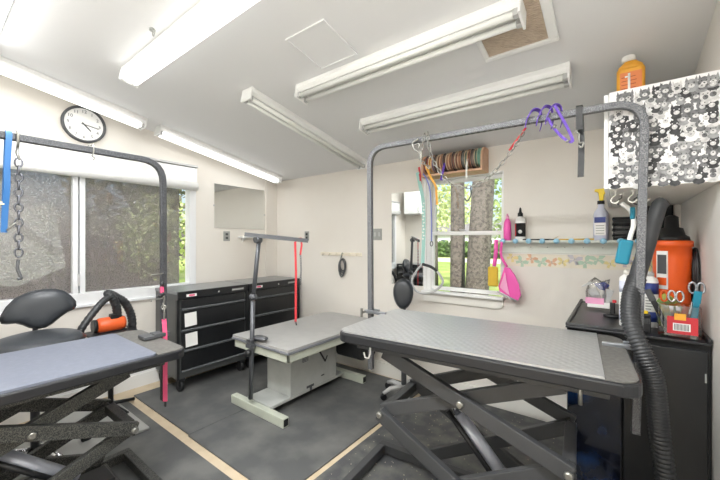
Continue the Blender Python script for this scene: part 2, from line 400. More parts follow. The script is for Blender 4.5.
# ------------------------------------------------------------------ ceiling lights
def light_fixture(lit, L=1.5, wide=.115):
    t = thing('ceiling_light', 'x', 'ceiling light', group='fluorescent strip lights on the ceiling')
    w = MB(); w.prism([(-wide/2,0),(wide/2,0),(wide/2,-.03),(wide*.32,-.052),(-wide*.32,-.052),(-wide/2,-.03)], -L/2, L/2, 'x').build('housing', 'white', t, bevel=.002)
    for s in (-1, 1):
        q = MB().box((s*(L/2-.006),-wide/2-.004,-.096),(s*(L/2+.006),wide/2+.004,0)); q.build('end_plate', 'white', t, bevel=.003)
        for k in (-1, 1): MB().box((s*(L/2-.006),k*.032-.013,-.092),(s*(L/2-.03),k*.032+.013,-.056)).build('socket', 'lgrey', t, bevel=.002)
    for k in (-1, 1):
        MB().tube([(-L/2+.03,k*.032,-.076),(L/2-.03,k*.032,-.076)], .022 if lit else .016, 12).build('tube', lit or 'unlit', t)
    return t
proto_on = light_fixture('lit'); proto_soft = light_fixture('lits'); proto_bright = light_fixture('litf'); proto_off = light_fixture(None, 1.44)
lights = [
    (proto_on, -2.03, .94, 0, 'lit fluorescent light running across the upper left of the ceiling'),
    (proto_soft, -3.56, .58, PI/2, 'lit fluorescent strip on the ceiling above the round wall clock'),
    ('soft', -3.56, 2.18, PI/2, 'lit fluorescent strip along the left wall from clock to corner'),
    (proto_bright, -2.55, .27, 0, 'lit fluorescent light cut off by the top left corner of the photo'),
    ('bright', -.62, .27, 0, 'added unseen fluorescent light overhead at the front of the room'),  # extra fixture, added out of view to brighten the room
    (proto_off, -2.16, 2.19, PI/2, 'unlit white fluorescent fixture pointing at the back wall, left of the tall arm'),
    ('off', -1.06, 1.67, 0, 'unlit white fluorescent fixture running under the ceiling vent'),
    ('off', -.93, 2.24, 0, 'unlit white fluorescent fixture nearest the spool rack, behind the other'),
]
for p, x, y, rz, lab in lights:
    o = copy_tree({'soft': proto_soft, 'bright': proto_bright, 'off': proto_off}[p]) if isinstance(p, str) else p
    relabel(o, lab); on_ceiling(o, x, y, rz)
    pw = {(-2.03,.94): 14, (-3.56,.58): 1.2, (-3.56,2.18): 1.6, (-2.55,.27): 11, (-.62,.27): 50}.get((x, y))
    if pw:
        la = bpy.data.lights.new('lamp', 'AREA'); la.shape = 'RECTANGLE'; la.size = 1.42; la.size_y = .1; la.energy = pw; la.color = (.955,.985,1)
        lo = bpy.data.objects.new('lamp', la); COL.objects.link(lo); lo.parent = o; lo.location = (0,0,-.1)

t = thing('ceiling_vent', 'tan recessed ceiling vent in a white surround beside unlit light', 'vent')
w = MB()
for a, b in (((-.175,-.16),(.19,-.145)),((-.175,.165),(.19,.20)),((-.175,-.145),(-.145,.165)),((.145,-.145),(.19,.165))): w.box((*a,-.016),(*b,0))
w.build('surround', 'white', t, bevel=.008)
w = MB().box((-.145,-.165,-.004),(.145,.165,0))
for k in range(26): w.box((-.145,-.160+k*.0126,-.011),(.145,-.154+k*.0126,-.004))
w.build('grille', 'vent', t)
on_ceiling(t, -.42, 1.78)
t = thing('ceiling_hook', 'small grey screw hook in the ceiling beside the long lit light', 'hook', (-2.16,.84,cz(.84)-.03))
MB().cyl((-2.16,.84,cz(.84)-.012),(-2.16,.84,cz(.84)+.001),.016).build('base', 'grey', t)
MB().tube(spline([(-2.16,.84,cz(.84)-.01),(-2.16,.84,cz(.84)-.03),(-2.145,.84,cz(.84)-.045),(-2.13,.84,cz(.84)-.03)]), .004).build('hook_wire', 'grey', t)

# ------------------------------------------------------------------ wall clock
t = thing('wall_clock', 'round white wall clock with a dark grey rim above the left window', 'clock', (XL,.905,2.485))
cc = Vector((XL+.001,.912,2.487)); m = FACE_PX
MB().lathe([(.160,0),(.160,.028),(.155,.034),(.146,.034),(.140,.026),(.140,0)], cc, 48, m).build('rim', 'clockrim', t)
MB().lathe([(.141,.001),(.141,.014)], cc, 48, m).build('dial', 'paper', t)
w = MB()
for h in range(1, 13):
    a = PI/2 - h*PI/6; w.text(str(h), .038, m, cc + m @ Vector((.112*math.cos(a), .112*math.sin(a), .0148)))
w.build('numerals', 'dgrey', t)
for nm, h, L, wd in (('hour_hand', 4.55, .07, .009), ('minute_hand', 3.3, .105, .006)):
    a = PI/2 - h*PI/6; p0 = cc + m @ Vector((-.02*math.cos(a), -.02*math.sin(a), .018)); p1 = cc + m @ Vector((L*math.cos(a), L*math.sin(a), .018))
    MB().bar(p0, p1, .0015, wd, (1,0,0)).build(nm, 'black', t)

# ------------------------------------------------------------------ mirrors, plates, small shelf
w = MB().box((XL+.001,2.139,1.607),(XL+.007,2.85,2.132)); o = w.build('wall_mirror', 'mirror', None, bevel=.002)
tag(o, 'frameless rectangular mirror on the left wall above the tool chests', 'mirror')
for y, z in ((2.137,1.87),(2.852,1.80)):
    tag(MB().box((XL+.001,y-.008,z-.01),(XL+.012,y+.008,z+.01)).build('mirror_clip', 'lgrey', None, bevel=.002), 'grey clip on the %s edge of the left wall mirror' % ('near' if y < 2.5 else 'corner'), 'clip')
o = MB().box((-1.903,YB-.008,1.0),(-1.535,YB-.001,1.955)).build('wall_mirror', 'mirror', None, bevel=.002)
tag(o, 'tall frameless mirror on the back wall beside the window, reflecting a white cabinet', 'mirror')
def outlet(name, loc, axis, wdt, label, dark):
    t = thing(name, label, 'outlet', loc); x, y, z = loc
    if axis == 'x':
        MB().box((x,y-wdt/2,z-.06),(x+.006,y+.0+wdt/2,z+.06)).build('cover_plate', 'grey', t, bevel=.002)
        for k in (-.022,.022): MB().box((x+.006,y-.016,z+k-.014),(x+.010,y+.016,z+k+.014)).build('socket_face', dark, t, bevel=.003)
    else:
        MB().box((x-wdt/2,y-.006,z-.06),(x+wdt/2,y,z+.06)).build('cover_plate', 'grey', t, bevel=.002)
        for k in (-.022,.022): MB().box((x-.016,y-.010,z+k-.014),(x+.016,y-.006,z+k+.014)).build('socket_face', dark, t, bevel=.003)
outlet('wall_outlet', (XL,2.30,1.51), 'x', .085, 'grey metal outlet plate on left wall under the mirror', 'dgrey')
outlet('wall_outlet', (-3.19,YB,1.515), 'y', .08, 'grey outlet with black sockets on back wall near the corner', 'black')
t = thing('light_switch', 'grey double switch plate on back wall beside the tall table post', 'light switch', (-2.09,YB,1.52))
MB().box((-2.15,YB-.006,1.46),(-2.03,YB,1.585)).build('cover_plate', 'grey', t, bevel=.002)
for k in (-.028,.028): MB().box((-2.09+k-.012,YB-.012,1.50),(-2.09+k+.012,YB-.006,1.545)).build('switch_toggle', 'lgrey', t, bevel=.002)
t = thing('wall_shelf', 'small white shelf on the left wall under the mirror', 'shelf', (XL,2.64,1.49))
MB().box((XL,2.46,1.488),(XL+.1,2.84,1.508)).build('board', 'white', t, bevel=.003)
for y in (2.52, 2.78): MB().prism([(XL+.001,1.488),(XL+.07,1.488),(XL+.001,1.44)], y-.006, y+.006, 'y').build('bracket', 'white', t)

# hook rail with muzzle
t = thing('hook_rail', 'cream peg rail with six small hooks on the back wall', 'hook rail', (-2.62,YB,1.295))
MB().box((-2.94,YB-.012,1.275),(-2.30,YB,1.315)).build('rail', 'strip', t, bevel=.003)
for k in range(6):
    x = -2.88+k*.104
    MB().tube(spline([(x,YB-.012,1.305),(x,YB-.03,1.30),(x,YB-.036,1.285),(x,YB-.04,1.298)],4), .005, 6).build('peg', 'strip', t)
t = thing('dog_muzzle', 'dark grey strap muzzle hanging from the cream peg rail', 'muzzle', (-2.575,YB-.03,1.03))
w = MB()
for k in range(4): w.torus((-2.575+.006*k,YB-.034,1.135+.012*k), .085-.008*k, .008, RZ(.3*k) @ RX(PI/2), 18, (.55,1.15))
w.build('nose_basket', 'dgrey', t)
MB().tube(spline([(-2.568,YB-.014,1.30),(-2.568,YB-.034,1.305),(-2.572,YB-.038,1.28),(-2.60,YB-.036,1.2),(-2.61,YB-.036,1.08),(-2.58,YB-.036,1.025),(-2.555,YB-.036,1.06)]), .01, 6, flat=(.018,.004,(0,1,0))).build('strap', 'grey', t)

# ------------------------------------------------------------------ rubber mats
def floor_mat(poly, label, m, z=.012):
    o = MB().prism(poly, 0, z).build('rubber_mat', m, None, bevel=.003); return tag(o, label, 'mat', 'rubber floor mats')
floor_mat([(-3.59,1.235),(-2.535,1.235),(-2.545,3.02),(-3.59,3.02)], 'black rubber floor mat under the tool chests', 'mata')
floor_mat([(-2.53,1.225),(-1.50,1.225),(-1.50,3.02),(-2.54,3.02)], 'black rubber floor mat under the grey hydraulic table', 'mata')
floor_mat([(-1.455,.25),(.29,.25),(.29,3.04),(-1.455,3.04)], 'worn black rubber floor mat specked with clippings under the tread-plate table', 'matb')
tag(MB().box((-3.62,.12,.0125),(-2.84,1.085,.03)).build('floor_board', 'plate', None, bevel=.003), 'light grey flat board on the floor behind the blue-topped table', 'board')
floor_mat([(-3.55,-.5),(-1.50,-.5),(-1.50,1.16),(-3.55,1.16)], 'black rubber floor mat under the blue-topped table', 'mata')
w = MB()
for i in range(300):
    x, y = random.uniform(-1.4,-.24), random.uniform(1.5,2.98)
    s_ = random.uniform(.003,.011); a = random.uniform(0,PI)
    w.bar((x,y,.0142),(x+s_*math.cos(a),y+s_*math.sin(a),.0142), random.uniform(.002,.007), .003, (-math.sin(a),math.cos(a),0))
tag(w.build('hair_clippings', 'clip'), 'pale hair clippings scattered on the worn mat by the back wall', 'clippings', kind='stuff')

# ------------------------------------------------------------------ tool chests (local: front faces +x, centred on y)
def tool_chest():
    t = thing('tool_chest', 'x', 'tool chest', group='black rolling tool chests')
    W, D, Z0, Z1 = .74, .49, .13, .96
    w = MB().box((-D,-W/2,Z0),(-.012,W/2,Z1-.03)); w.build('body', 'chestsidelit', t, bevel=.004)
    w = MB().box((-D-.002,-W/2-.006,Z1-.03),(-.01,W/2+.006,Z1)); w.build('lid', 'chesttop', t, bevel=.006)
    w = MB().box((-.012,-W/2-.006,Z1-.075),(.012,W/2+.006,Z1-.002)); fr = w.build('front_lip', 'chestf', t, bevel=.004)
    w = MB().box((.012,-W/2+.07,Z1-.055),(.014,-W/2+.17,Z1-.03)).use(1).box((.0141,-W/2+.095,Z1-.051),(.0146,-W/2+.15,Z1-.034)); w.build('badge', ['paper','pink'], fr)
    w = MB().box((.012,W/2-.19,Z1-.05),(.014,W/2-.05,Z1-.03)).use(1)
    for k in range(9): w.box((.0141,W/2-.182+k*.014,Z1-.045),(.0146,W/2-.173+k*.014,Z1-.035))
    w.build('logo_plate', ['grey','lgrey'], fr)
    MB().lathe([(.011,0),(.011,.006),(.006,.008)], (.012,.03,Z1-.042), 14, TOX).build('lock', 'chrome', fr)
    for s in (-1,1): MB().box((-.03,s*W/2-.012,Z0),(.004,s*W/2+.012,Z1-.075)).build('corner_post', 'chestf', t, bevel=.003)
    zs = [.885,.775,.575,.38,.19]
    for a, b in zip(zs, zs[1:]):
        d = MB().box((-.012,-W/2+.03,b+.022),(.002,W/2-.03,a-.004)).build('drawer', 'chestf', t, bevel=.003)
        MB().prism([(-.008,b),(.016,b+.004),(.02,b+.016),(.004,b+.022),(-.008,b+.022)], -W/2+.03, W/2-.03, 'y').build('pull_ledge', 'ledge', d)
    for x in (-.05,-D+.07):
        for s in (-1,1):
            c = MB().box((x-.035,s*(W/2-.045)-.03,.105),(x+.035,s*(W/2-.045)+.03,.13)).box((x-.02,s*(W/2-.045)-.024,.05),(x+.02,s*(W/2-.045)-.019,.105)).box((x-.02,s*(W/2-.045)+.019,.05),(x+.02,s*(W/2-.045)+.024,.105)).build('caster', 'black', t, bevel=.002)
            MB().cyl((x-.01,s*(W/2-.045)-.016,.056),(x-.01,s*(W/2-.045)+.016,.056),.054,20).build('wheel', 'rubber', c)
    return t
chest = tool_chest(); chest.location = (-3.268,1.86,.012); relabel(chest, 'black tool chest with two paper notes taped on its drawers')
c2 = relabel(copy_tree(chest), 'black tool chest standing in the corner beside the back wall'); c2.location = (-3.265,2.625,.012)
c3 = relabel(copy_tree(chest), 'black tool chest seen only in the back wall mirror, under the white cabinet'); c3.location = (-3.33,YF+.50,.012); c3.rotation_euler = (0,0,PI/2)
for y, z, lab in ((1.607,.685,'upper'),(1.615,.49,'lower')):
    tag(MB().cbox((-3.2645,y,z+.012),(.001,.115,.13), RX(.04)).build('paper_note','paper'), f'{lab} white paper note taped to the tool chest drawers', 'note')

# white cupboard that the back mirror shows
t = thing('wall_cabinet', 'white wall cabinet seen in the back wall mirror', 'cabinet', (-3.42,YF,2.0))
MB().box((-3.62,YF,2.02),(-3.22,YF+.34,2.52)).build('carcass', 'white', t, bevel=.003)
d = MB().box((-3.615,YF+.34,2.025),(-3.225,YF+.358,2.515)).build('door', 'white', t, bevel=.003)
MB().tube([(-3.27,YF+.358,2.06),(-3.27,YF+.385,2.065),(-3.27,YF+.385,2.15),(-3.27,YF+.358,2.155)], .005, 6).build('handle', 'grey', d)
MB().box((-3.22,YF+.1,2.2),(-3.2185,YF+.24,2.36)).build('sticker', 'lpink', t)

# ------------------------------------------------------------------ middle hydraulic table
t = thing('hydraulic_table', 'grey grooming table with sage enamel pedestal and flat bar feet', 'grooming table', (-2.38,2.3,.012))
tp = rrect(-2.745,1.725,-2.0,2.98,.12,6,(0,0,1,1))
MB().prism(tp, .592, .612).build('tabletop', 'tgrey', t, bevel=.002)
tp2 = rrect(-2.75,1.72,-1.995,2.985,.12,6,(0,0,1,1)); MB().prism(tp2, .572, .592).build('edge_band', 'tedge', t, bevel=.004)
w = MB().box((-2.735,1.735,.505),(-2.715,2.9,.572)).box((-2.03,1.735,.505),(-2.01,2.9,.572)).box((-2.735,1.735,.505),(-2.01,1.755,.572)).box((-2.735,2.9,.505),(-2.01,2.92,.572))
w.build('apron', 'sage', t, bevel=.004)
w = MB().prism([(-2.56,.10),(-2.24,.10),(-2.24,.572),(-2.56,.572)], 1.96, 2.56, 'y'); ped = w.build('pedestal', 'sage2', t, bevel=.006)
w = MB().prism([(2.2,.565),(2.22,.565),(2.40,.30),(2.385,.29)], -2.2405, -2.238, 'x').prism([(2.385,.29),(2.40,.285),(2.43,.335),(2.42,.345)], -2.2405,-2.238,'x'); w.build('lever_slot', 'black', ped)
w = MB().box((-2.241,2.10,.36),(-2.238,2.17,.40)).use(1)
for k in range(3): w.box((-2.238,2.105,.365+k*.011),(-2.2376,2.165,.370+k*.011))
w.build('maker_label', ['dgrey','lgrey'], ped)
for y, z in ((2.0,.43),(2.5,.50)): MB().lathe([(.013,0),(.011,.006)], (-2.24,y,z), 12, TOX).build('screw', 'dgrey', ped)
MB().box((-2.52,1.78,.05),(-2.28,2.75,.075)).prism([(-2.56,1.75),(-2.24,1.75),(-2.24,2.6),(-2.56,2.6)], .075, .10).build('base_plate', 'sage2', t, bevel=.004)
w = MB()
w.box((-2.241,2.15,.11),(-2.236,2.24,.13)).box((-2.241,2.19,.08),(-2.236,2.215,.11)).box((-2.241,2.34,.165),(-2.236,2.38,.175)); w.build('lift_catch', 'dgrey', ped)
MB().prism(rrect(2.62,.27,2.90,.505,.06,5,(1,1,0,0)), -2.30, -1.99, 'x').build('motor_box', 'blackm', t, bevel=.006)
for y in (1.70, 2.72): MB().box((-2.73,y,.012),(-2.03,y+.06,.085)).build('foot_bar', 'sage', t, bevel=.006)
for y in (1.70, 2.72): MB().box((-2.0305,y+.008,.022),(-2.029,y+.052,.076)).build('bar_end', 'black', t)

# its grooming arm
w = MB().tube([(-2.44,1.70,.13),(-2.415,1.705,.95)], .019, 12).ball((-2.413,1.705,.985), .034, 16, (1,1,.9)).tube([(-2.413,1.705,.965),(-2.372,1.735,1.475)], .018, 12)
w.bar((-2.43,1.635,1.505),(-2.108,2.04,1.452), .034, .02, (0,0,1)).tube([(-2.375,1.70,1.462),(-2.375,1.75,1.462)], .03, 14)
ga = tag(w.build('grooming_arm', 'armg', t), 'jointed dark grey grooming arm clamped to the table corner')
w = MB().box((-2.47,1.67,.56),(-2.40,1.722,.59)).box((-2.46,1.672,.615),(-2.40,1.80,.632)).box((-2.46,1.672,.56),(-2.41,1.71,.63)); w.build('clamp', 'armg', ga, bevel=.003)
MB().lathe([(.002,0),(.075,.006),(.08,.014),(.06,.024),(.002,.028)], (-2.36,1.74,.632), 20, Matrix.Diagonal((1,.6,1))).build('clamp_pad', 'armg', ga)
MB().ball((-2.435,1.675,.52), .03, 14).build('clamp_knob', 'black', ga)
t = thing('leash', 'red leash hanging from the jointed arm over the grey table', 'leash', (-2.21,2.17,.7))
MB().tube([(-2.167,1.972,1.472),(-2.17,1.95,1.44),(-2.166,1.955,1.2),(-2.168,1.955,.80),(-2.17,1.955,.76)], .01, flat=(.018,.004,(.8,.6,0))).build('strap', 'red', t)
MB().tube([(-2.167,1.972,1.475),(-2.15,1.995,1.476),(-2.143,2.0,1.42),(-2.15,1.99,1.33)], .01, flat=(.016,.004,(.8,.6,0))).build('loop', 'red', t)
MB().chain([(-2.148,1.99,1.34),(-2.145,1.995,1.2),(-2.15,1.99,1.08)], .024, .0024, .007).build('chain', 'dchain', t)
MB().tube([(-2.17,1.955,.77),(-2.166,1.96,.735)], .006, 6).build('clip', 'dgrey', t)

# ------------------------------------------------------------------ scissor-lift tables (local: long axis x)
def scissor_table(name, label, L, Wd, Hh, barmat, darkmat, hl, hw, zmid=None, cyl_pts=None, base=.13):
    t = thing(name, label, 'grooming table')
    ed = MB().prism(rrect(-L/2,-Wd/2,L/2,Wd/2,.075,7), Hh-.052, Hh-.004).build('rim_slab', 'edge', t, bevel=.008)
    w = MB()
    for s in (-1,1): w.box((-L/2+.09,s*(hw+.025)-.016,Hh-.094),(L/2-.09,s*(hw+.025)+.016,Hh-.053))
    for x in (-L/2+.11, L/2-.12): w.box((x-.016,-hw-.009,Hh-.094),(x+.016,hw+.009,Hh-.053))
    w.build('top_frame', barmat, t, bevel=.003)
    zt, zn, zb = Hh-.098, zmid or (Hh-.08+.09)/2, .10
    for s in (-1, 1):
        yo, yi = s*hw, s*(hw-.036)
        for (p0, p1, y, nm) in (((-hl+.03,zt),(hl,zn),yo,'scissor_arm'),((-hl,zn),(hl-.03,zt),yi,'scissor_arm'),((-hl,zn),(hl-.03,zb),yo,'scissor_arm'),((hl,zn),(-hl+.03,zb),yi,'scissor_arm')):
            a = MB().bar((p0[0],y,p0[1]),(p1[0],y,p1[1]), .034, .066).build(nm, barmat, t, bevel=.004)
        for (x, z) in ((-hl+.012,zn),(hl-.012,zn),(.0,(zn+zt)/2),(.0,(zn+zb)/2)):
            MB().lathe([(.017,0),(.017,.008),(.011,.014)], (x,yo+s*.017,z), 14, RX(-s*PI/2)).build('pivot_bolt', 'zinc', t)
            if s > 0 and abs(x) > .1: MB().lathe([(.015,0),(.015,.008),(.010,.014)], (x,yi-.017,z), 14, RX(PI/2)).build('pivot_bolt', 'zinc', t)
    for x in (-hl+.012, hl-.012): MB().box((x-.024,-hw+.054,zn-.024),(x+.024,hw-.054,zn+.024)).build('cross_tube', barmat, t, bevel=.004)
    w = MB(); bl = hl+base
    for s in (-1,1): w.box((-bl,s*(hw+.035)-.024,.015),(bl,s*(hw+.035)+.024,.072))
    for x in (-bl+.024, bl-.024): w.box((x-.024,-hw-.011,.015),(x+.024,hw+.011,.072))
    w.box((-.03,-hw-.011,.02),(.03,hw+.011,.06)); w.box((bl-.17,-hw-.011,.02),(bl-.14,hw+.011,.06))
    w.build('base_frame', barmat, t, bevel=.004)
    a, b = [Vector(p) for p in (cyl_pts or ((-.10,-.05,zn+.06),(.20,-.05,.13)))]
    cyl = MB().cyl(a, b, .036, 18).build('hydraulic_cylinder', 'alum', t)
    MB().cyl(a-(b-a)*.3, a, .015, 12).build('piston_rod', 'chrome', cyl)
    MB().cyl(a+Vector((-.01,-.05,-.01))-(b-a)*.15, b+Vector((-.01,-.05,-.01)), .013, 10).build('hose_line', darkmat, cyl)
    MB().box((.22,-.09,.06),(.36,.09,.13)).build('pump_block', darkmat, t, bevel=.006)
    return t

# tread-plate table on the right
HR = .968
t = scissor_table('tread_plate_table', 'scissor-lift grooming table with a steel tread-plate top', 1.255, .69, HR, 'lift', 'black', .425, .225, .545, ((-.08,0,.54),(.13,.0,.30)), .27)
MB().prism(rrect(-.615,-.33,.52,.33,.05,5,(1,0,0,1)), HR-.003, HR+.005).build('tread_plate', 'tread', t)
MB().prism(rrect(.521,-.335,.618,.335,.07,6,(0,1,1,0)), HR-.004, HR).build('end_pad', 'grit', t)
MB().tube([(-.44,-.29,HR-.06),(-.44,-.29,HR-.10),(-.45,-.29,HR-.125),(-.47,-.29,HR-.125),(-.478,-.29,HR-.10)], .005, 6).build('hook', 'white', t)
MB().cyl((.45,-.275,HR-.13),(.45,-.275,HR-.05), .007, 8).build('adjusting_screw', 'zinc', t)
t.location = (-.575,1.715,.012); t.rotation_euler = (0,0,R_(4.2))
# overhead arm of that table
A, B = Vector((-1.30,1.835,.60)), Vector((.067,1.925,.60)); top = 2.065
At, Bt = Vector((A.x-.01,A.y,top)), Vector((.10,1.935,top))
r = .12
sd = (Bt-At).normalized(); nrm = Vector((-sd.y, sd.x, 0))
oa = tag(MB().tube([A] + arc([A, At, Bt], 1, r) + arc([At, Bt, B], 1, r) + [B], .0155, square=tuple(nrm)).build('overhead_arm', 'ham', t, bevel=.003), 'grey hammered overhead arm arching from post to post')
w = MB()
for k in range(22):
    c = At.lerp(Bt, .3 + k*.022); w.cbox(c - Vector((0,0,.0158)), (.014,.012,.002), Matrix((sd,nrm,Vector((0,0,1)))).transposed())
w.build('notch_row', 'black', oa)
for P, s in ((A,1),(B,-1)):
    c = Vector((P.x+(.008 if s < 0 else -.003), P.y, .985)) ; e = c + sd*s*(.13)
    MB().bar(c - sd*s*.03 - nrm*.027, e - nrm*.03, .02, .022, (0,0,1)).bar(c - sd*s*.03 + nrm*.027, c + sd*s*.05 + nrm*.027, .02, .02, (0,0,1)).build('clamp_jaw', 'steel', oa, bevel=.003)
    MB().bar(c - nrm*.035 + Vector((0,0,-.07)), e - nrm*.035 + Vector((0,0,-.08)), .02, .016, (0,0,1)).build('clamp_foot', 'armg', oa, bevel=.003)
    w = MB().cyl(c - nrm*.02 - sd*s*.02, c - nrm*.075 - sd*s*.02, .008, 10); k = c - nrm*.08 - sd*s*.02
    w.bar(k + Vector((0,0,-.028)), k + Vector((0,0,.028)), .014, .012, tuple(sd)); w.build('wing_screw', 'zinc', oa, bevel=.002)

# blue-topped table on the left
HL = .828
t = scissor_table('blue_top_table', 'scissor-lift grooming table with a blue-grey rubber top', 1.27, .70, HL, 'hamd', 'black', .415, .215, None, ((-.10,-.05,.47),(.19,-.05,.20)))
MB().prism(rrect(-.62,-.335,.475,.325,.03,4), HL-.004, HL+.006).build('rubber_top', 'bluemat', t)
MB().prism(rrect(.476,-.34,.625,.34,.07,6,(0,1,1,0)), HL-.004, HL).build('end_pad', 'grit', t)
t.location = (-2.30,.315,.012); t.rotation_euler = (0,0,R_(90))
A2 = Vector((-2.32,.968,.43)); T2 = Vector((-2.33,.968,1.955)); E2 = Vector((-2.34,-.34,1.955)); E3 = Vector((-2.34,-.34,.43))
oa = tag(MB().tube([A2] + arc([A2,T2,E2],1,.13) + arc([T2,E2,E3],1,.13) + [E3], .0165, square=(1,0,0)).build('overhead_arm', 'hamp', t, bevel=.003), 'dark grey overhead arm above the blue rubber top')
w = MB().box((-2.36,.90,.845),(-2.28,.99,.87)).box((-2.375,.84,.845),(-2.27,.90,.865)); w.build('clamp_jaw', 'dgrey', oa, bevel=.003)
MB().box((-2.36,.90,.755),(-2.28,.99,.775)).build('clamp_foot', 'dgrey', oa, bevel=.003)
for z in (1.245,1.09): MB().tube([(-2.32,.965,z),(-2.27,.94,z),(-2.27,.88,z-.002),(-2.27,.875,z-.012)], .003, 6).build('wire_hook', 'zinc', oa)

# leashes and chains on that arm
t = thing('leash', 'blue nylon leash looped over the left overhead arm', 'leash', (-2.310,.27,1.5))
MB().tube(spline([(-2.275,.262,1.80),(-2.277,.268,1.93),(-2.302,.27,1.972),(-2.335,.27,1.96),(-2.337,.268,1.9),(-2.320,.262,1.72),(-2.302,.254,1.50)]), .01, flat=(.022,.003,(0,1,0))).build('strap', 'blue', t)
MB().tube(spline([(-2.275,.262,1.80),(-2.280,.262,1.7),(-2.295,.258,1.6),(-2.300,.254,1.49)]), .01, flat=(.022,.003,(0,1,0))).build('strap_tail', 'blue', t)
MB().box((-2.302,.238,1.62),(-2.290,.255,1.635)).build('slider', 'tan', t)
MB().tube([(-2.290,.262,1.50),(-2.290,.285,1.53),(-2.290,.30,1.545)], .004, 6).build('clip', 'zinc', t)
t = thing('chain', 'steel chain with snap hooks hanging from the left overhead arm beside blue leash', 'chain', (-2.310,.3,1.27))
MB().tube(spline([(-2.305,.298,1.985),(-2.270,.298,1.965),(-2.275,.298,1.915),(-2.300,.3,1.90),(-2.290,.297,1.87),(-2.290,.307,1.84)]), .006, 6).build('snap_hook', 'zinc', t)
MB().chain([(-2.290,.302,1.845),(-2.292,.302,1.36)], .044, .0042, .014).build('links', 'dchain', t)
MB().tube(spline([(-2.292,.302,1.36),(-2.292,.298,1.32),(-2.292,.306,1.29),(-2.292,.310,1.27),(-2.292,.298,1.268)]), .007, 6).build('snap_end', 'dgrey', t)
t = thing('hook', 'small S hook hanging under the left overhead arm below the clock', 'hook', (-2.310,.59,1.9))
MB().tube(spline([(-2.305,.575,1.975),(-2.305,.59,1.98),(-2.278,.592,1.97),(-2.278,.591,1.93),(-2.280,.586,1.915),(-2.280,.597,1.905),(-2.280,.59,1.893)]), .0035, 6).build('wire', 'zinc', t)
t = thing('leash', 'pink leash with a steel clip hanging down the left post', 'leash', (-2.285,.962,.43))
MB().tube(spline([(-2.292,.952,1.13),(-2.285,.957,1.09),(-2.295,.957,1.05),(-2.283,.957,1.0),(-2.288,.957,.95)]), .0055, 6).torus((-2.288,.955,1.03), .013, .004, RX(PI/2) @ RY(.9), 12).build('clip', 'zinc', t)
MB().tube(spline([(-2.288,.957,.955),(-2.286,.96,.9),(-2.284,.962,.80),(-2.284,.962,.62),(-2.284,.962,.43)]), .01, flat=(.026,.003,(.6,.8,0))).build('strap', 'pink', t)
MB().box((-2.292,.958,.40),(-2.276,.966,.43)).build('loop_end', 'black', t)
MB().box((-2.305,.940,1.12),(-2.28,.953,1.16)).use(1).ball((-2.285,.945,1.18), .014, 8).ball((-2.31,.943,1.10), .013, 8).ball((-2.275,.945,1.115), .012, 8).build('keeper', ['pink','black'], t)

# chains, harness and strap on the right arm
bar = lambda x: At.lerp(Bt, (x-At.x)/(Bt.x-At.x))
t = thing('chain', 'zinc chain swagged along the right overhead arm with dangling snap hook', 'chain', (-.7,1.85,1.75))
b1, b2 = bar(-.89), bar(-.35)
sw = spline([b1+Vector((0,-.028,.03)), b1+Vector((.005,-.03,-.04)), b1+Vector((.03,-.02,-.14)), (-.785,1.85,1.805),(-.71,1.85,1.757),(-.63,1.855,1.75),(-.55,1.855,1.785),(-.48,1.86,1.855),(-.41,1.865,1.945), b2+Vector((-.02,-.01,-.035))])
MB().chain(sw, .032, .003, .009).build('links', 'zinc', t)
MB().tube(spline([b1+Vector((-.06,-.03,.0)), b1+Vector((-.10,-.03,-.02)), b1+Vector((-.085,-.03,-.06)), b1+Vector((-.05,-.03,-.09)), b1+Vector((-.05,-.03,-.13))]), .007, 6).tube(spline([b1+Vector((-.1,-.03,-.035)),b1+Vector((-.055,-.03,-.03)),b1+Vector((-.06,-.03,-.06))]), .005,6).build('snap_hook', 'zinc', t)
MB().chain([b1+Vector((-.02,-.03,.025)), b1+Vector((-.05,-.03,-.13)), b1+Vector((.03,-.03,-.2))], .028, .0028, .008).build('short_chain', 'zinc', t)
MB().tube(spline([(-.64,1.852,1.745),(-.64,1.852,1.70),(-.66,1.852,1.672),(-.675,1.852,1.69)]), .004, 6).build('s_hook', 'dgrey', t)
MB().tube([b2+Vector((-.10,-.012,-.14)), b2+Vector((-.02,-.012,-.035))], .006, 6).build('red_sleeve', 'red', t)
t = thing('dog_harness', 'purple nylon leash loops draped over the right overhead arm', 'leash', (-.26,1.9,1.97))
for dx, h, w_ in ((-.05,.045,.024),(.0,.05,.02),(.04,.05,.016)):
    c = bar(-.29+dx)
    MB().tube(spline([c+Vector((-.03,-.03,-.04)), c+Vector((-.02,-.035,.0)), c+Vector((.005,-.02,h)), c+Vector((.03,.015,h*.9)), c+Vector((.035,.035,-.01)), c+Vector((.03,.02,-.05))]), .01, flat=(w_,.004,(sd.x*.3,-.9,.2))).build('loop', 'purple', t)
c = bar(-.27)
MB().tube(spline([c+Vector((0,-.03,-.01)), c+Vector((.03,-.03,-.07)), c+Vector((.07,-.03,-.125)), c+Vector((.105,-.03,-.145)), c+Vector((.085,-.03,-.08)), c+Vector((.05,-.03,-.0)), c+Vector((.03,-.025,.045))]), .01, flat=(.012,.004,(.7,.2,.6))).build('long_loop', 'purple', t)
MB().ball(c+Vector((.085,-.03,-.14)), .009, 8).ball(c+Vector((.03,-.034,-.06)), .01, 8).build('buckle', 'zinc', t)
t = thing('leash', 'black nylon strap with snap clip hanging from the right overhead arm', 'leash', (-.14,1.91,1.76))
c = bar(-.14)
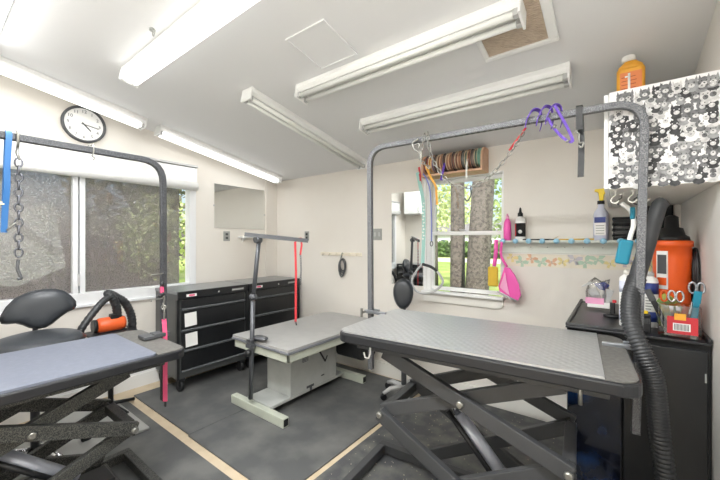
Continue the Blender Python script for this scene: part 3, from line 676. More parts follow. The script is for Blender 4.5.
MB().tube(spline([c+Vector((0,-.026,-.09)), c+Vector((0,-.027,0)), c+Vector((0,-.02,.024)), c+Vector((0,.02,.024)), c+Vector((0,.027,0)), c+Vector((.006,.01,-.15)), c+Vector((.004,0,-.31))]), .01, flat=(.026,.003,tuple(sd))).build('strap', 'black', t)
MB().tube(spline([c+Vector((-.014,-.026,-.09)), c+Vector((-.012,-.028,-.105)), c+Vector((0,-.028,-.112)), c+Vector((0,-.028,-.15)), c+Vector((.016,-.026,-.155)), c+Vector((.01,-.026,-.175)), c+Vector((-.004,-.026,-.165))]), .004, 6).build('snap_clip', 'zinc', t)

# ------------------------------------------------------------------ stools
def stool_base(t, c, z_seat, m='chrome', R=.27):
    x, y = c
    MB().cyl((x,y,.1),(x,y,z_seat-.04), .024, 16).build('gas_column', 'armg', t)
    w = MB()
    for k in range(5):
        a = 2*PI*k/5+.4; w.tube([(x,y,.10),(x+.14*math.cos(a),y+.14*math.sin(a),.105),(x+R*math.cos(a),y+R*math.sin(a),.075)], [.026,.02,.015], 8)
    w.build('star_base', m, t)
    for k in range(5):
        a = 2*PI*k/5+.4; px, py = x+R*math.cos(a), y+R*math.sin(a)
        MB().cyl((px-.014*math.sin(a),py+.014*math.cos(a),.042),(px+.014*math.sin(a),py-.014*math.cos(a),.042), .028, 14).build('caster', 'black', t)
t = thing('saddle_stool', 'black vinyl stool with wide shaped backrest by the left window', 'stool', (-2.99,.47,.012))
stool_base(t, (-2.99,.47), .76)
MB().pillow([(.27*math.cos(a)*(1+.06*math.cos(2*a)), .24*math.sin(a)) for a in [2*PI*k/36 for k in range(36)]], .05, RZ(-.3), (-2.95,.48,.80)).build('seat', 'vinyl', t)
cr = [(72,330),(85,280),(120,215),(190,140),(300,92),(420,76),(520,80),(600,108),(665,165),(708,225),(712,270),(690,305),(630,328),(565,372),(500,425),(440,455),(370,460),(300,438),(250,405),(195,382),(130,380),(88,370)]
ol = [((u-400)*.00060, (270-v)*.00070) for u, v in cr]
nb = Vector((3.15,-.5,.25)).normalized(); ub = Vector((0,0,1)).cross(nb).normalized(); vb = nb.cross(ub)
MB().pillow(ol[::-1], .04, Matrix((ub,vb,nb)).transposed(), (-3.15,.525,.982)).build('backrest', 'vinyl', t)
MB().tube(spline([(-2.99,.47,.745),(-3.14,.49,.74),(-3.215,.505,.80),(-3.20,.505,.95)]), .014, 8).build('back_support', 'armg', t)
t = thing('saddle_stool', 'black vinyl stool with oval backrest in front of back wall mirror', 'stool', (-1.57,2.74,.012))
stool_base(t, (-1.57,2.74), .56, 'lgrey', .21)
MB().pillow([(.19*math.cos(a), .17*math.sin(a)) for a in [2*PI*k/32 for k in range(32)]], .04, RZ(.3), (-1.57,2.71,.575)).build('seat', 'vinyl', t)
nb = Vector((.45,-1,.12)).normalized(); ub = Vector((0,0,1)).cross(nb).normalized(); vb = nb.cross(ub)
MB().pillow([(.095*math.cos(a)*(1+.10*math.sin(a)), .145*math.sin(a)) for a in [2*PI*k/32 for k in range(32)]], .035, Matrix((ub,vb,nb)).transposed(), (-1.60,2.78,.955)).build('backrest', 'vinyl', t)
MB().tube(spline([(-1.57,2.74,.53),(-1.60,2.82,.53),(-1.625,2.855,.60),(-1.62,2.84,.8),(-1.605,2.81,.95)]), .013, 8).build('back_support', 'armg', t)

# ------------------------------------------------------------------ orange dryer by the left wall
t = thing('dryer_stand', 'low black wheeled stand under the orange dryer', 'stand', (-3.4,1.0,.0))
MB().box((-3.52,.84,.67),(-3.28,1.16,.69)).build('tray', 'black', t, bevel=.004)
MB().cyl((-3.4,1.0,.06),(-3.4,1.0,.67), .02, 12).build('pole', 'black', t)
for a in (.3,1.87,3.44,5.0): MB().tube([(-3.4,1.0,.08),(-3.4+.2*math.cos(a),1.0+.2*math.sin(a),.03)], .016, 8).build('leg', 'black', t)
t = thing('pet_dryer', 'orange pet dryer with black hose standing by the left window wall', 'dryer', (-3.4,1.0,.69))
MB().tube([(-3.4,.90,.75),(-3.4,.92,.75),(-3.4,1.07,.75),(-3.4,1.10,.75)], [.05,.062,.062,.05], 20).build('body', 'orange2', t)
MB().tube([(-3.4,.875,.75),(-3.4,.902,.75)], .054, 18).build('end_cap', 'black', t)
MB().cbox((-3.39,1.02,.81),(.06,.06,.05)).build('switch_box', 'black', t, bevel=.006)
MB().box((-3.45,.9,.69),(-3.35,1.1,.70)).build('foot', 'black', t)
hp = spline([(-3.40,1.05,.80),(-3.37,1.03,.90),(-3.36,.995,.985),(-3.37,.97,1.01),(-3.38,1.00,1.0),(-3.39,1.04,.97),(-3.40,1.10,.92),(-3.42,1.15,.82),(-3.43,1.17,.72),(-3.45,1.17,.55)], 12)
MB().tube(hp, [.032+.003*math.sin(i*1.9) for i in range(len(hp))], 10).build('coiled_hose', 'hose', t)
hp = spline([(-3.355,.985,.985),(-3.32,.93,.965),(-3.28,.86,.90),(-3.25,.78,.80),(-3.24,.73,.70)], 12)
MB().tube(hp, [.026+.002*math.sin(i*1.9) for i in range(len(hp))], 10).build('hose_tail', 'hose', t)

# ------------------------------------------------------------------ back wall: rack of ribbon spools
t = thing('spool_rack', 'light wooden wall rack holding ribbon spools above the back window', 'rack', (-1.18,YB,2.05))
MB().box((-1.47,2.885,2.05),(-.90,YB-.003,2.07)).box((-1.47,YB-.014,2.07),(-.90,YB-.003,2.255)).build('back_board', 'wood', t, bevel=.003)
for x in (-1.47,-.918):
    MB().prism([(2.885,2.07),(YB-.014,2.07),(YB-.014,2.262),(2.97,2.262),(2.93,2.25),(2.90,2.22),(2.885,2.17)], x, x+.018, 'x').build('side_board', 'wood', t, bevel=.003)
MB().cyl((-1.46,2.965,2.172),(-.915,2.965,2.172), .008, 10).build('rod', 'wood', t)
cols = ['#7d3b3f','#a85f58','#d49a38','#6d6a86','#8a6c58','#7d5a44','#96705a','#6f5142','#a77a60','#84604c','#93695a','#7a5648','#a0735a','#8d8f8a','#6b7a6c','#7c4f47','#8d7a72','#5e7266','#7fae9c']
names = ['maroon','rose','amber','slate blue','brown','dark brown','tan brown','umber','sandy','chestnut','reddish tan','cocoa','copper','grey','olive grey','rust','taupe','dark green','mint green']
ords = ['leftmost','second from left','third from left','fourth from left','fifth from left','sixth from left','seventh from left','eighth from left','ninth from left','tenth, middle','ninth from right','eighth from right','seventh from right','sixth from right','fifth from right','fourth from right','third from right','second from right','rightmost']
base = None
for i, (h, nm) in enumerate(zip(cols, names)):
    m_ = mat('ribbon_'+nm.replace(' ','_'), h, .55); wood_ = ('wood', 'dgrey', 'tan')[i % 3]
    s = thing('ribbon_spool', f'{nm} ribbon spool, {ords[i]} in the wooden rack', 'ribbon spool', (-1.437+i*.0282,2.965,2.172), 0, 'ribbon spools in the wooden rack')
    x = -1.437+i*.0282; c = (x,2.965,2.172)
    MB().lathe([(.0095,-.0108),(.072,-.0108),(.072,.0108),(.0095,.0108)], c, 24, TOX).build('ribbon', m_, s)
    MB().lathe([(.0095,-.0135),(.086,-.0135),(.086,-.0110),(.0095,-.0110)], c, 24, TOX).build('flange', wood_ if i < 18 else m_, s)
    MB().lathe([(.0095,.0110),(.086,.0110),(.086,.0135),(.0095,.0135)], c, 24, TOX).build('flange', wood_ if i < 18 else m_, s)

def hang_strap(name, label, cat, pts, width, m, side=(1,0,0), thick=.002):
    o = MB().tube(spline(pts), .01, flat=(width, thick, side)).build(name, m); return tag(o, label, cat)
hang_strap('ribbon', 'orange ribbon hanging from the spool rack in front of the back window', 'ribbon', [(-1.425,2.888,2.17),(-1.37,2.875,2.05),(-1.315,2.872,1.95),(-1.305,2.872,1.86),(-1.30,2.872,1.78)], .022, 'amber')
hang_strap('ribbon', 'short periwinkle ribbon end hanging out of the spool rack', 'ribbon', [(-1.235,2.897,2.16),(-1.245,2.876,2.08),(-1.262,2.872,2.0)], .022, 'purple')
hang_strap('ribbon', 'white ribbon hanging from the middle of the spool rack', 'ribbon', [(-1.03,2.897,2.17),(-1.03,2.876,2.08),(-1.03,2.872,1.99)], .016, 'paper')
hang_strap('ribbon', 'red ribbon hanging at the left end of the spool rack', 'ribbon', [(-1.49,2.888,2.15),(-1.47,2.87,2.06),(-1.46,2.868,1.96)], .02, 'red')
t = thing('leash', 'pale teal patterned strap hanging beside the left edge of the back window', 'leash', (-1.43,2.87,1.2))
MB().tube(spline([(-1.50,2.875,2.10),(-1.475,2.868,2.0),(-1.435,2.865,1.8),(-1.43,2.865,1.5),(-1.435,2.852,1.225)]), .01, flat=(.034,.003,(1,0,0))).build('strap', 'tealp', t)
w = MB()
for k in range(18): w.ball((-1.432+(.004 if k % 2 else -.004),2.863,1.29+k*.03), .008, 8, (1,.15,1))
w.build('pattern_print', 'paper', t)
t = thing('leash', 'thin blue leash hanging in front of the back window frame', 'leash', (-1.36,2.87,1.4))
MB().tube(spline([(-1.44,2.872,2.08),(-1.40,2.868,2.02),(-1.365,2.866,1.9),(-1.352,2.866,1.65),(-1.352,2.866,1.45)]), .01, flat=(.012,.003,(1,0,0))).build('strap', mat('periwinkle_nylon','#7d86c4',.6), t)
MB().torus((-1.352,2.866,1.425), .018, .004, RX(PI/2), 14, (.7,1.2)).build('clip', 'dgrey', t)
t = thing('hoop', 'pale grey teardrop hose loop with black top hanging by the back window', 'loop', (-1.40,2.86,.98))
lp = spline([(-1.435,2.85,1.235),(-1.50,2.86,1.17),(-1.555,2.87,1.07),(-1.52,2.87,.985),(-1.43,2.865,.962),(-1.31,2.86,1.0),(-1.24,2.86,1.08),(-1.28,2.86,1.16),(-1.345,2.855,1.21),(-1.435,2.85,1.235)], 8)
MB().tube(lp[:-1], .011, 8, True).build('ring', 'lgrey', t)
MB().tube([p+Vector((0,-.001,0)) for p in lp[-15:]], .0135, 8).build('grip', 'black', t)

# peg shelf, border and what stands on it
t = thing('peg_shelf', 'long white wall shelf with a row of pale blue knobs on its edge', 'shelf', (-.25,YB,1.45))
MB().box((-.80,2.962,1.437),(XR-.02,YB-.001,1.455)).build('board', 'sagew', t, bevel=.003)
MB().box((-.80,YB-.016,1.35),(XR-.02,YB-.001,1.437)).build('back_rail', 'sagew', t, bevel=.003)
for k in range(10): MB().ball((-.752+k*.0968,2.952,1.449), .021, 14).build('knob', 'bluek', t)
for k in range(7): MB().cyl((-.68+k*.12,YB-.017,1.40),(-.68+k*.12,YB-.015,1.40), .004, 8).build('screw_head', 'grey', t)
t = thing('wallpaper_border', 'wallpaper border strip with pastel butterflies under the knobbed shelf', 'wall border', (-.25,YB,1.24))
MB().box((-.775,YB-.0025,1.24),(XR-.005,YB-.001,1.342)).build('strip', 'strip', t)
MB().box((-.80,YB-.009,1.342),(XR-.005,YB-.001,1.352)).build('edge_bead', 'offw', t)
for k in range(13):
    x = -.71+k*.075; z = 1.292+random.uniform(-.018,.018); a = random.uniform(-.7,.7); mm = FACE_NY @ RZ(a); c = Vector((x,YB-.003,z)); sc_ = random.uniform(1.1,1.6)
    w = MB()
    for s in (-1,1):
        for (pts) in ([(0,.002),(s*.012,.022),(s*.030,.026),(s*.034,.012),(s*.016,0)], [(0,0),(s*.016,-.002),(s*.026,-.014),(s*.014,-.024),(s*.003,-.008)]):
            vs = [w.bm.verts.new(c + mm @ Vector((u*sc_,v*sc_,.0005))) for u, v in pts]; w.face(vs)
    w.use(1).bar(c + mm @ Vector((0,-.012,.001)), c + mm @ Vector((0,.014,.001)), .003, .001, tuple(mm @ Vector((1,0,0))))
    w.build('butterfly', [random.choice(['butter1','butter2','butter3','butter4']), 'grey'], t)

zs = 1.4555
t = thing('bottle', 'pink pump bottle at the left end of the knobbed shelf', 'bottle', (-.728,3.0,zs))
MB().lathe([(.026,0),(.030,.006),(.030,.10),(.027,.15),(.016,.175),(.013,.18)], (-.728,3.0,zs), 20).build('body', 'hotpink', t)
MB().lathe([(.014,.18),(.014,.205),(.007,.207),(.007,.222)], (-.728,3.0,zs), 14).build('cap', 'lpink', t)
t = thing('bottle', 'white bottle with a black nozzle and red-black label on the knobbed shelf', 'bottle', (-.628,3.0,zs))
MB().lathe([(.034,0),(.038,.006),(.038,.15),(.034,.175),(.018,.19),(.016,.195)], (-.628,3.0,zs), 22).build('body', 'paper', t)
MB().lathe([(.0385,.03),(.0385,.14)], (-.628,3.0,zs), 22).build('label', 'blackm', t)
w = MB()
w.lathe([(.0002,-.001),(.016,0),(.0002,.001)], (-.628+.006,3.0-.0385,zs+.07), 16, FACE_NY); w.build('label_spot', 'paper', t)
w = MB()
for a in (-2.75,-2.6,-2.45): w.bar((-.628+.0389*math.cos(a),3.0+.0389*math.sin(a),zs+.035),(-.628+.0389*math.cos(a),3.0+.0389*math.sin(a),zs+.135), .007,.002,(-math.sin(a),math.cos(a),0))
w.build('label_band', 'red', t)
MB().lathe([(.020,.195),(.020,.222),(.012,.228),(.007,.262),(.003,.268)], (-.628,3.0,zs), 16).build('nozzle', 'black', t)
t = thing('paint_brush', 'thin black-handled brush lying on the knobbed shelf', 'brush', (-.54,2.985,zs))
MB().tube([(-.66,2.972,zs+.006),(-.42,2.985,zs+.006)], [.004,.006], 8).build('handle', 'black', t)
MB().tube([(-.42,2.985,zs+.006),(-.38,2.987,zs+.006)], [.006,.004], 8).build('bristles', 'dgrey', t)
t = thing('paint_brush', 'long wooden-handled brush lying on the knobbed shelf', 'brush', (-.27,2.985,zs))
MB().tube([(-.40,2.99,zs+.006),(-.13,2.985,zs+.008)], [.004,.006], 8).build('handle', 'mustard', t)
MB().tube([(-.40,3.0,zs+.005),(-.36,3.02,zs+.03)], .004, 6).build('bristles', 'tan', t)
t = thing('spray_bottle', 'white spray bottle with yellow trigger and blue label on the shelf', 'spray bottle', (-.09,3.0,zs))
MB().lathe([(.04,0),(.045,.008),(.045,.18),(.04,.205),(.02,.235),(.018,.26)], (-.09,3.0,zs), 24).build('body', 'lav', t)
w = MB().cbox((-.094,2.954,zs+.1),(.066,.003,.13)).use(1).cbox((-.094,2.952,zs+.145),(.066,.002,.04)).use(2)
for k in range(4): w.cbox((-.094,2.952,zs+.05+k*.018),(.05,.002,.005))
w.build('label', ['paper','navyp','grey'], t)
MB().lathe([(.022,.26),(.022,.285)], (-.09,3.0,zs), 16).build('collar', 'black', t)
MB().prism([(-.10,zs+.285),(-.075,zs+.285),(-.072,zs+.33),(-.05,zs+.345),(-.05,zs+.375),(-.125,zs+.37),(-.13,zs+.355),(-.105,zs+.345)], 2.985, 3.015, 'y').build('trigger_head', 'yellow', t, bevel=.004)
t = thing('clipper_rack', 'black wire rack with stacked trays at the right of the shelf', 'rack', (.05,3.0,zs))
MB().box((-.02,2.975,zs),(.13,3.06,zs+.012)).box((-.02,3.04,zs+.012),(.13,3.06,zs+.16)).build('tray', 'black', t, bevel=.003)
for k in range(4): MB().tube([(-.02,3.04,zs+.03+k*.04),(-.02,2.972,zs+.035+k*.04),(.13,2.972,zs+.035+k*.04),(.13,3.04,zs+.03+k*.04)], .007, 8).build('wire_tier', 'black', t)
MB().box((-.012,2.985,zs+.014),(.122,3.035,zs+.1)).build('blade_case', 'blackg', t, bevel=.004)

# dustpan, brush
t = thing('dustpan', 'pink plastic dustpan hanging from the end knob of the shelf', 'dustpan', (-.7,2.95,.96))
MB().prism([(-.742,1.235),(-.70,1.228),(-.66,1.17),(-.632,1.10),(-.615,1.01),(-.638,.965),(-.78,1.025),(-.79,1.07)], 2.955, 2.975, 'y').build('pan', 'hotpink', t, bevel=.006)
MB().tube([(-.795,2.955,1.03),(-.65,2.945,.963)], .008, 8).build('lip', 'lgrey', t)
MB().prism([(-.775,1.065),(-.735,1.19),(-.70,1.0)], 2.945, 2.9548, 'y').build('inner_ridge', 'lpink', t)
MB().tube(spline([(-.722,2.965,1.235),(-.765,2.95,1.33),(-.757,2.94,1.445)]), .011, 8).build('handle', 'hotpink', t)
t = thing('hand_brush', 'small pink-handled brush with yellow bristles hanging beside the dustpan', 'brush', (-.83,2.93,1.09))
MB().tube(spline([(-.80,2.93,1.46),(-.80,2.925,1.36),(-.815,2.93,1.24)]), [.016]*17, 8).build('handle', 'hotpink', t)
MB().box((-.865,2.915,1.07),(-.785,2.95,1.235)).build('bristle_block', 'mustard', t, bevel=.012)

# ------------------------------------------------------------------ right corner: wall cabinet with dog print
t = thing('wall_cabinet', 'white wall cabinet with its end covered in black-and-white dog print', 'cabinet', (.13,2.5,1.69))
cx0, cx1, cy0, cy1, c0, c1 = -.028, XR-.002, 1.972, YB-.002, 1.693, 2.145
MB().box((cx0,cy0+.004,c0),(cx1,cy1,c1)).build('carcass', 'offw', t, bevel=.003)
for a, b in ((cy0+.006,2.515),(2.525,cy1-.004)): MB().box((cx0-.02,a,c0+.004),(cx0-.001,b,c1-.004)).build('door', 'white', t, bevel=.004)
w = MB().box((cx0,cy0,c0+.002),(cx1,cy0+.0038,c1)); k = 0
rnd = random.Random(3)
def blob(w, c, pts, y):
    vs = [w.bm.verts.new((c[0]+u, y, c[1]+v)) for u, v in pts]; w.face(vs)
gy = 0
for row in range(12):
    for colm in range(9):
        x = cx0+.02+colm*.041+rnd.uniform(-.012,.012)+(.02 if row % 2 else 0); z = c0+.016+row*.038+rnd.uniform(-.012,.012)
        x = min(max(x, cx0+.024), cx1-.024); z = min(max(z, c0+.034), c1-.036); y = cy0-.0004-gy*.00002; gy += 1
        sh = rnd.choice([1,1,2,2,2,3,3,4,4,4,5]); hw_ = rnd.uniform(.016,.022); hh = rnd.uniform(.018,.026); inner = 4 if sh in (1,2,3) else 2
        w.use(sh if sh < 5 else 0)
        blob(w, (x,z), [(hw_*math.cos(a)*(1-.15*math.sin(a)), hh*math.sin(a)) for a in [2*PI*q/14 for q in range(14)]], y)
        ear = rnd.random()
        for s in (-1,1):
            if ear < .5: blob(w, (x,z), [(s*hw_*.45,hh*.75),(s*hw_*.75,hh*1.5),(s*hw_*1.0,hh*.35)], y-.00001)
            else: blob(w, (x,z), [(s*hw_*.6,hh*.85),(s*hw_*1.25,hh*.6),(s*hw_*1.3,-hh*.5),(s*hw_*.95,-hh*.3)], y-.00001)
        blob(w, (x,z), [(hw_*.95*math.cos(a), -hh*1.15+hh*.5*math.sin(a)) for a in [2*PI*q/8 for q in range(8)]], y-.000005)
        w.use(inner if sh < 5 else 4)
        blob(w, (x,z-hh*.35), [(hw_*.5*math.cos(a), hh*.42*math.sin(a)) for a in [2*PI*q/10 for q in range(10)]], y-.0003)
        w.use(3 if sh != 3 else 0)
        blob(w, (x,z-hh*.22), [(.0036,.002),(-.0036,.002),(0,-.003)], y-.0006)
        for s in (-1,1): blob(w, (x+s*hw_*.4,z+hh*.22), [(.0022*math.cos(a),.0026*math.sin(a)) for a in [2*PI*q/6 for q in range(6)]], y-.0006)
w.build('dog_print_panel', ['fab0','fab1','fab2','fab3','fab4'], t)
for k, (x, y) in enumerate(((-.005,2.06),(.062,2.06),(.108,2.06),(.02,2.2),(.085,2.2))):
    hk = thing('cup_hook', ['white cup hook under the dog-print cabinet, leftmost of the front row','white cup hook under the dog-print cabinet, second in the front row','white cup hook under the cabinet behind the tall post','cup hook under the cabinet holding the teal brush','cup hook under the cabinet set back beside the teal brush'][k], 'hook', (x,y,c0), 0, 'cup hooks under the dog-print cabinet')
    MB().tube(spline([(x,y,c0),(x,y,c0-.02),(x-.012,y,c0-.032),(x-.016,y,c0-.05),(x,y,c0-.06),(x+.016,y,c0-.048)],5), .0035, 6).build('wire', 'offw' if k < 3 else 'dgrey', hk)
    MB().cyl((x,y,c0-.006),(x,y,c0), .008, 10).build('collar', 'offw', hk)
t = thing('scrub_brush', 'teal scrub brush with white handle hanging under the dog-print cabinet', 'brush', (.03,2.18,1.35))
MB().tube(spline([(.02,2.20,1.645),(.06,2.192,1.60),(.068,2.185,1.53),(.053,2.18,1.46),(.05,2.18,1.36)]), [.008]*8+[.012]*25 if False else .011, 8).build('handle', 'paper', t)
MB().box((.054,2.172,1.56),(.074,2.20,1.62)).build('grip', 'teal', t, bevel=.005)
MB().cbox((.03,2.17,1.395),(.058,.04,.125), RY(.18)).build('bristle_block', 'teal', t, bevel=.01)
# jug on the cabinet
t = thing('jug', 'amber plastic jug with white cap on top of the dog-print cabinet', 'jug', (.056,2.25,c1))
MB().prism(rrect(.0,2.215,.116,2.285,.02,5), c1+.001, c1+.20).build('body', 'amber', t, bevel=.012)
MB().lathe([(.055,.195),(.05,.215),(.03,.232),(.026,.238)], (.058,2.25,c1), 24, Matrix.Diagonal((1,.62,1))).build('shoulder', 'amber', t)
MB().lathe([(.029,.236),(.029,.262),(.026,.265)], (.05,2.25,c1), 20).build('cap', 'paper', t)
w = MB().box((.014,2.2125,c1+.02),(.102,2.2148,c1+.172)).use(1)
for k in range(7): w.box((.02,2.2118,c1+.03+k*.019),(.05+.045*random.random(),2.2124,c1+.034+k*.019))
w.use(2).box((.046,2.2110,c1+.05),(.056,2.2117,c1+.165)).box((.034,2.2110,c1+.145),(.056,2.2117,c1+.152)); w.build('label', ['olabel','dorange','paper'], t)

# black storage cabinet below
t = thing('storage_cabinet', 'tall black cabinet with ribbed mat top in the right back corner', 'cabinet', (.05,2.6,.012))
k0, k1, kz = -.215, XR-.004, .985
MB().box((k0,2.14,.012),(k1,YB-.02,kz)).build('carcass', 'blackm', t, bevel=.004)
MB().box((k0+.004,2.122,.05),(.02,2.139,kz-.03)).build('door', 'navy', t, bevel=.004)  # blue in its colour stands in for a reflection on black
MB().box((.026,2.122,.05),(k1-.012,2.139,kz-.03)).build('door', 'chestf', t, bevel=.004)
MB().box((k1-.024,2.119,.82),(k1-.018,2.1225,.86)).build('door_catch', 'grey', t)
w = MB().box((k0-.004,2.115,kz),(k1,YB-.018,kz+.012)).box((k0-.004,2.115,kz+.012),(.07,2.13,kz+.028)).box((k0-.004,2.13,kz+.012),(k0+.012,YB-.018,kz+.028)).box((k1-.014,2.115,kz+.012),(k1,YB-.018,kz+.03))
w.build('top_tray', 'edge', t, bevel=.003)
ct = kz+.0125

# orange wet-dry vacuum bucket
t = thing('bucket_vacuum', 'orange bucket vacuum with black motor head in the right back corner', 'vacuum', (.237,2.46,ct))
bx, by = .235, 2.45
MB().lathe([(.068,0),(.071,.01),(.079,.36),(.079,.42),(.085,.422),(.085,.45),(.079,.455)], (bx,by,ct), 32).build('bucket', 'orange', t)
MB().lathe([(.074,.455),(.07,.475),(.055,.485),(.045,.52),(.03,.525),(.028,.58),(.012,.59)], (bx,by,ct), 28).build('motor_head', 'black', t)
w = MB().use(0).cbox((bx-.043,by-.063,ct+.3),(.05,.006,.2), RZ(-.6)).use(1).cbox((bx-.0447,by-.0665,ct+.33),(.04,.003,.1), RZ(-.6)).use(2).cbox((bx-.0447,by-.0665,ct+.24),(.04,.003,.04), RZ(-.6)); w.build('label', ['paper','dgrey','orange'], t)
# tall dark board behind the head
tag(MB().box((.165,YB-.03,1.41),(.30,YB-.002,1.69)).build('charger_panel', 'blackm', None, bevel=.004), 'black panel on the back wall behind the bucket vacuum', 'panel')
# cable coil on right wall
t = thing('cable_coil', 'coiled black cable hanging on the right wall beside the orange bucket', 'cable', (XR-.03,2.48,1.12))
w = MB()
for k in range(6): w.torus((XR-.012-.006*(k % 3),2.47+.008*k,1.265), .145-.007*k, .0075, RY(PI/2), 26, (1,.5))
w.build('coils', 'black', t)
MB().cyl((XR,2.49,1.40),(XR-.04,2.49,1.405), .006, 8).build('peg', 'grey', t)

# large hose in front
t = thing('hose', 'thick black corrugated vacuum hose drooping past the right table to the floor', 'hose', (.16,1.9,.05))
def D(px, py, d):
    l = (px-360)/338; v = (241-py)/338
    return Vector(((-.6046+.7965*l)*d, (.7965+.6046*l)*d, 1.45+v*d))
wand = spline([(.165,2.07,1.625),(.152,2.055,1.60),(.115,2.02,1.45),(.085,1.99,1.33),(.072,1.97,1.28)], 10)
MB().tube(wand, [.030]*20+[.031]*21, 14).build('wand', 'hosew', t)
hp = spline([(.072,1.97,1.28),(.05,1.91,1.19),(.052,1.835,1.09),(.09,1.79,.985),(.118,1.785,.90),(.128,1.80,.80),(.138,1.82,.68),(.155,1.84,.52),(.17,1.85,.36),(.16,1.83,.16),(.10,1.75,.052),(-.05,1.62,.05)], 26)
MB().tube(hp, [.032+.0045*(1 if i % 3 == 0 else -.6) for i in range(len(hp))], 14).build('corrugated_hose', 'hose', t)

# spray cans, jar, charger, trimmer, bag on the black cabinet
def can(x, y, h, r, label, bodym, printm, cap):
    t = thing('spray_can', label, 'spray can', (x,y,ct))
    MB().lathe([(r-.002,0),(r,.004),(r,h*.82),(r*.93,h*.86),(r*.5,h*.91),(r*.45,h*.92)], (x,y,ct), 24).build('body', bodym, t)
    w = MB().lathe([(r+.0004,h*.1),(r+.0004,h*.28)], (x,y,ct), 24).lathe([(r+.0004,h*.6),(r+.0004,h*.8)], (x,y,ct), 24).use(1)
    d = Vector((-x,-y,0)).normalized(); sdv = Vector((-d.y,d.x,0))
    for k in range(5):
        c = Vector((x,y,ct+h*(.33+.05*k))) + d*(r+.0006); w.bar(c-sdv*r*.55, c+sdv*r*(.1+.4*((k*7) % 3)/2), .0012, .006, tuple(d))
    w.build('label', [printm, 'grey'], t)
    MB().lathe([(r*.5,h*.92),(r*.5,h*.97),(r*.3,h)], (x,y,ct), 16).build('nozzle', cap, t)
can(.047,2.30,.30,.036,'white spray can behind the hose with lavender bands','paper','lav','offw')
can(.142,2.36,.29,.034,'white spray can with navy blue label left of the clear jar','paper','navyp','lgrey')
t = thing('plastic_jar', 'clear plastic jar with red label full of scissors and combs', 'jar', (.225,2.33,ct))
jx, jy = .235, 2.205
MB().prism(rrect(jx-.075,jy-.055,jx+.075,jy+.055,.02,5), ct+.001, ct+.15).build('body', 'clear', t, bevel=.006)
w = MB().box((jx-.045,jy-.0575,ct+.02),(jx+.06,jy-.0555,ct+.10)).use(1).box((jx-.025,jy-.0585,ct+.035),(jx+.035,jy-.0578,ct+.07)).use(2)
for k in range(11): w.box((jx-.02+k*.0047,jy-.0592,ct+.038),(jx-.02+k*.0047+.0022,jy-.0586,ct+.066))
w.use(3).box((jx-.02,jy-.0585,ct+.085),(jx+.02,jy-.0578,ct+.115)).build('label', ['red','paper','black','amber'], t)
for (dx, dy, tx, L, m_, nm, lab) in ((-.03,.01,-.08,.19,'black','grooming_comb','black comb leaning out of the clear jar to the left'),(.02,.0,.05,.26,'steel','grooming_scissors','steel scissors standing tallest in the clear jar'),(-.005,.02,-.035,.20,'orange','grooming_scissors','orange-handled scissors leaning in the clear jar'),(.045,-.01,.02,.20,'teal','grooming_comb','blue-ended comb at the right of the clear jar'),(.005,-.02,-.02,.21,'chrome','grooming_scissors','chrome scissors crossing the front of the clear jar')):
    g = thing(nm, lab, 'scissors' if 'sciss' in nm else 'comb', (jx+dx,jy+dy,ct+.01)); p = Vector((jx+dx,jy+dy,ct+.012)); q = p + Vector((tx,dy*.5,L))
    if 'comb' in nm: MB().bar(p, q, .004, .022, (0,1,0)).build('spine', m_, g); MB().bar(q-(q-p)*.25, q+(q-p)*.04, .007, .028, (0,1,0)).build('handle', 'dgrey' if m_ == 'black' else m_, g, bevel=.003)
    else:
        MB().bar(p, p+(q-p)*.62, .003, .009, (0,1,0)).bar(p+Vector((.004,0,0)), p+(q-p)*.62+Vector((.008,0,0)), .003, .007, (0,1,0)).build('blades', 'chrome', g)
        dd = (q-p).normalized(); 
        for s in (-1,1): MB().torus(p+(q-p)*.85+Vector((s*.014,0,0)), .016, .0045, RX(PI/2), 16, (.8,1.6)).build('finger_ring', m_, g)
MB()
t = thing('packet', 'crumpled green and yellow packet behind the clear jar', 'packet', (.2,2.46,ct))
w = MB().pillow([(.05*math.cos(a)*(1+.12*math.sin(5*a)), .085*math.sin(a)*(1+.1*math.cos(3*a))) for a in [2*PI*k/24 for k in range(24)]], .022, FACE_NY, (.205,2.29,ct+.1)); w.build('packet', 'green', t)
t = thing('battery_charger', 'black battery charger with a yellow button in front of the spray cans', 'charger', (.125,2.22,ct))
MB().box((.085,2.18,ct),(.135,2.26,ct+.075)).box((.085,2.185,ct+.075),(.135,2.25,ct+.09)).build('body', 'black', t, bevel=.005)
w = MB()
for k in range(7): w.box((.086+k*.007,2.177,ct+.045),(.0895+k*.007,2.18,ct+.07))
w.build('vent_slots', 'dgrey', t)
MB().box((.10,2.195,ct+.09),(.125,2.215,ct+.105)).build('button', 'yellow', t, bevel=.003)
t = thing('clipper', 'black hair clipper standing on its charging base on the cabinet', 'clipper', (-.02,2.52,ct))
MB().lathe([(.045,0),(.045,.012),(.03,.02)], (-.02,2.52,ct), 20).build('base', 'black', t)
MB().prism(rrect(-.032,2.508,-.006,2.536,.008,4), ct+.02, ct+.085).build('body', 'black', t, bevel=.003)
MB().box((-.02,2.512,ct+.085),(.0,2.53,ct+.10)).build('head', 'red', t, bevel=.002)
t = thing('snack_bag', 'crumpled clear bag with pink and white label on the cabinet top', 'bag', (-.1,2.74,ct))
w = MB().pillow([(u*.0075,v*.0088) for u, v in [(-8,-11),(0,-12),(8,-11),(9,-2),(8,6),(9,11),(3,9),(-2,12),(-7,8),(-9,0)]], .04, FACE_NY, (-.10,2.74,ct+.108)); w.build('bag', 'clear', t)
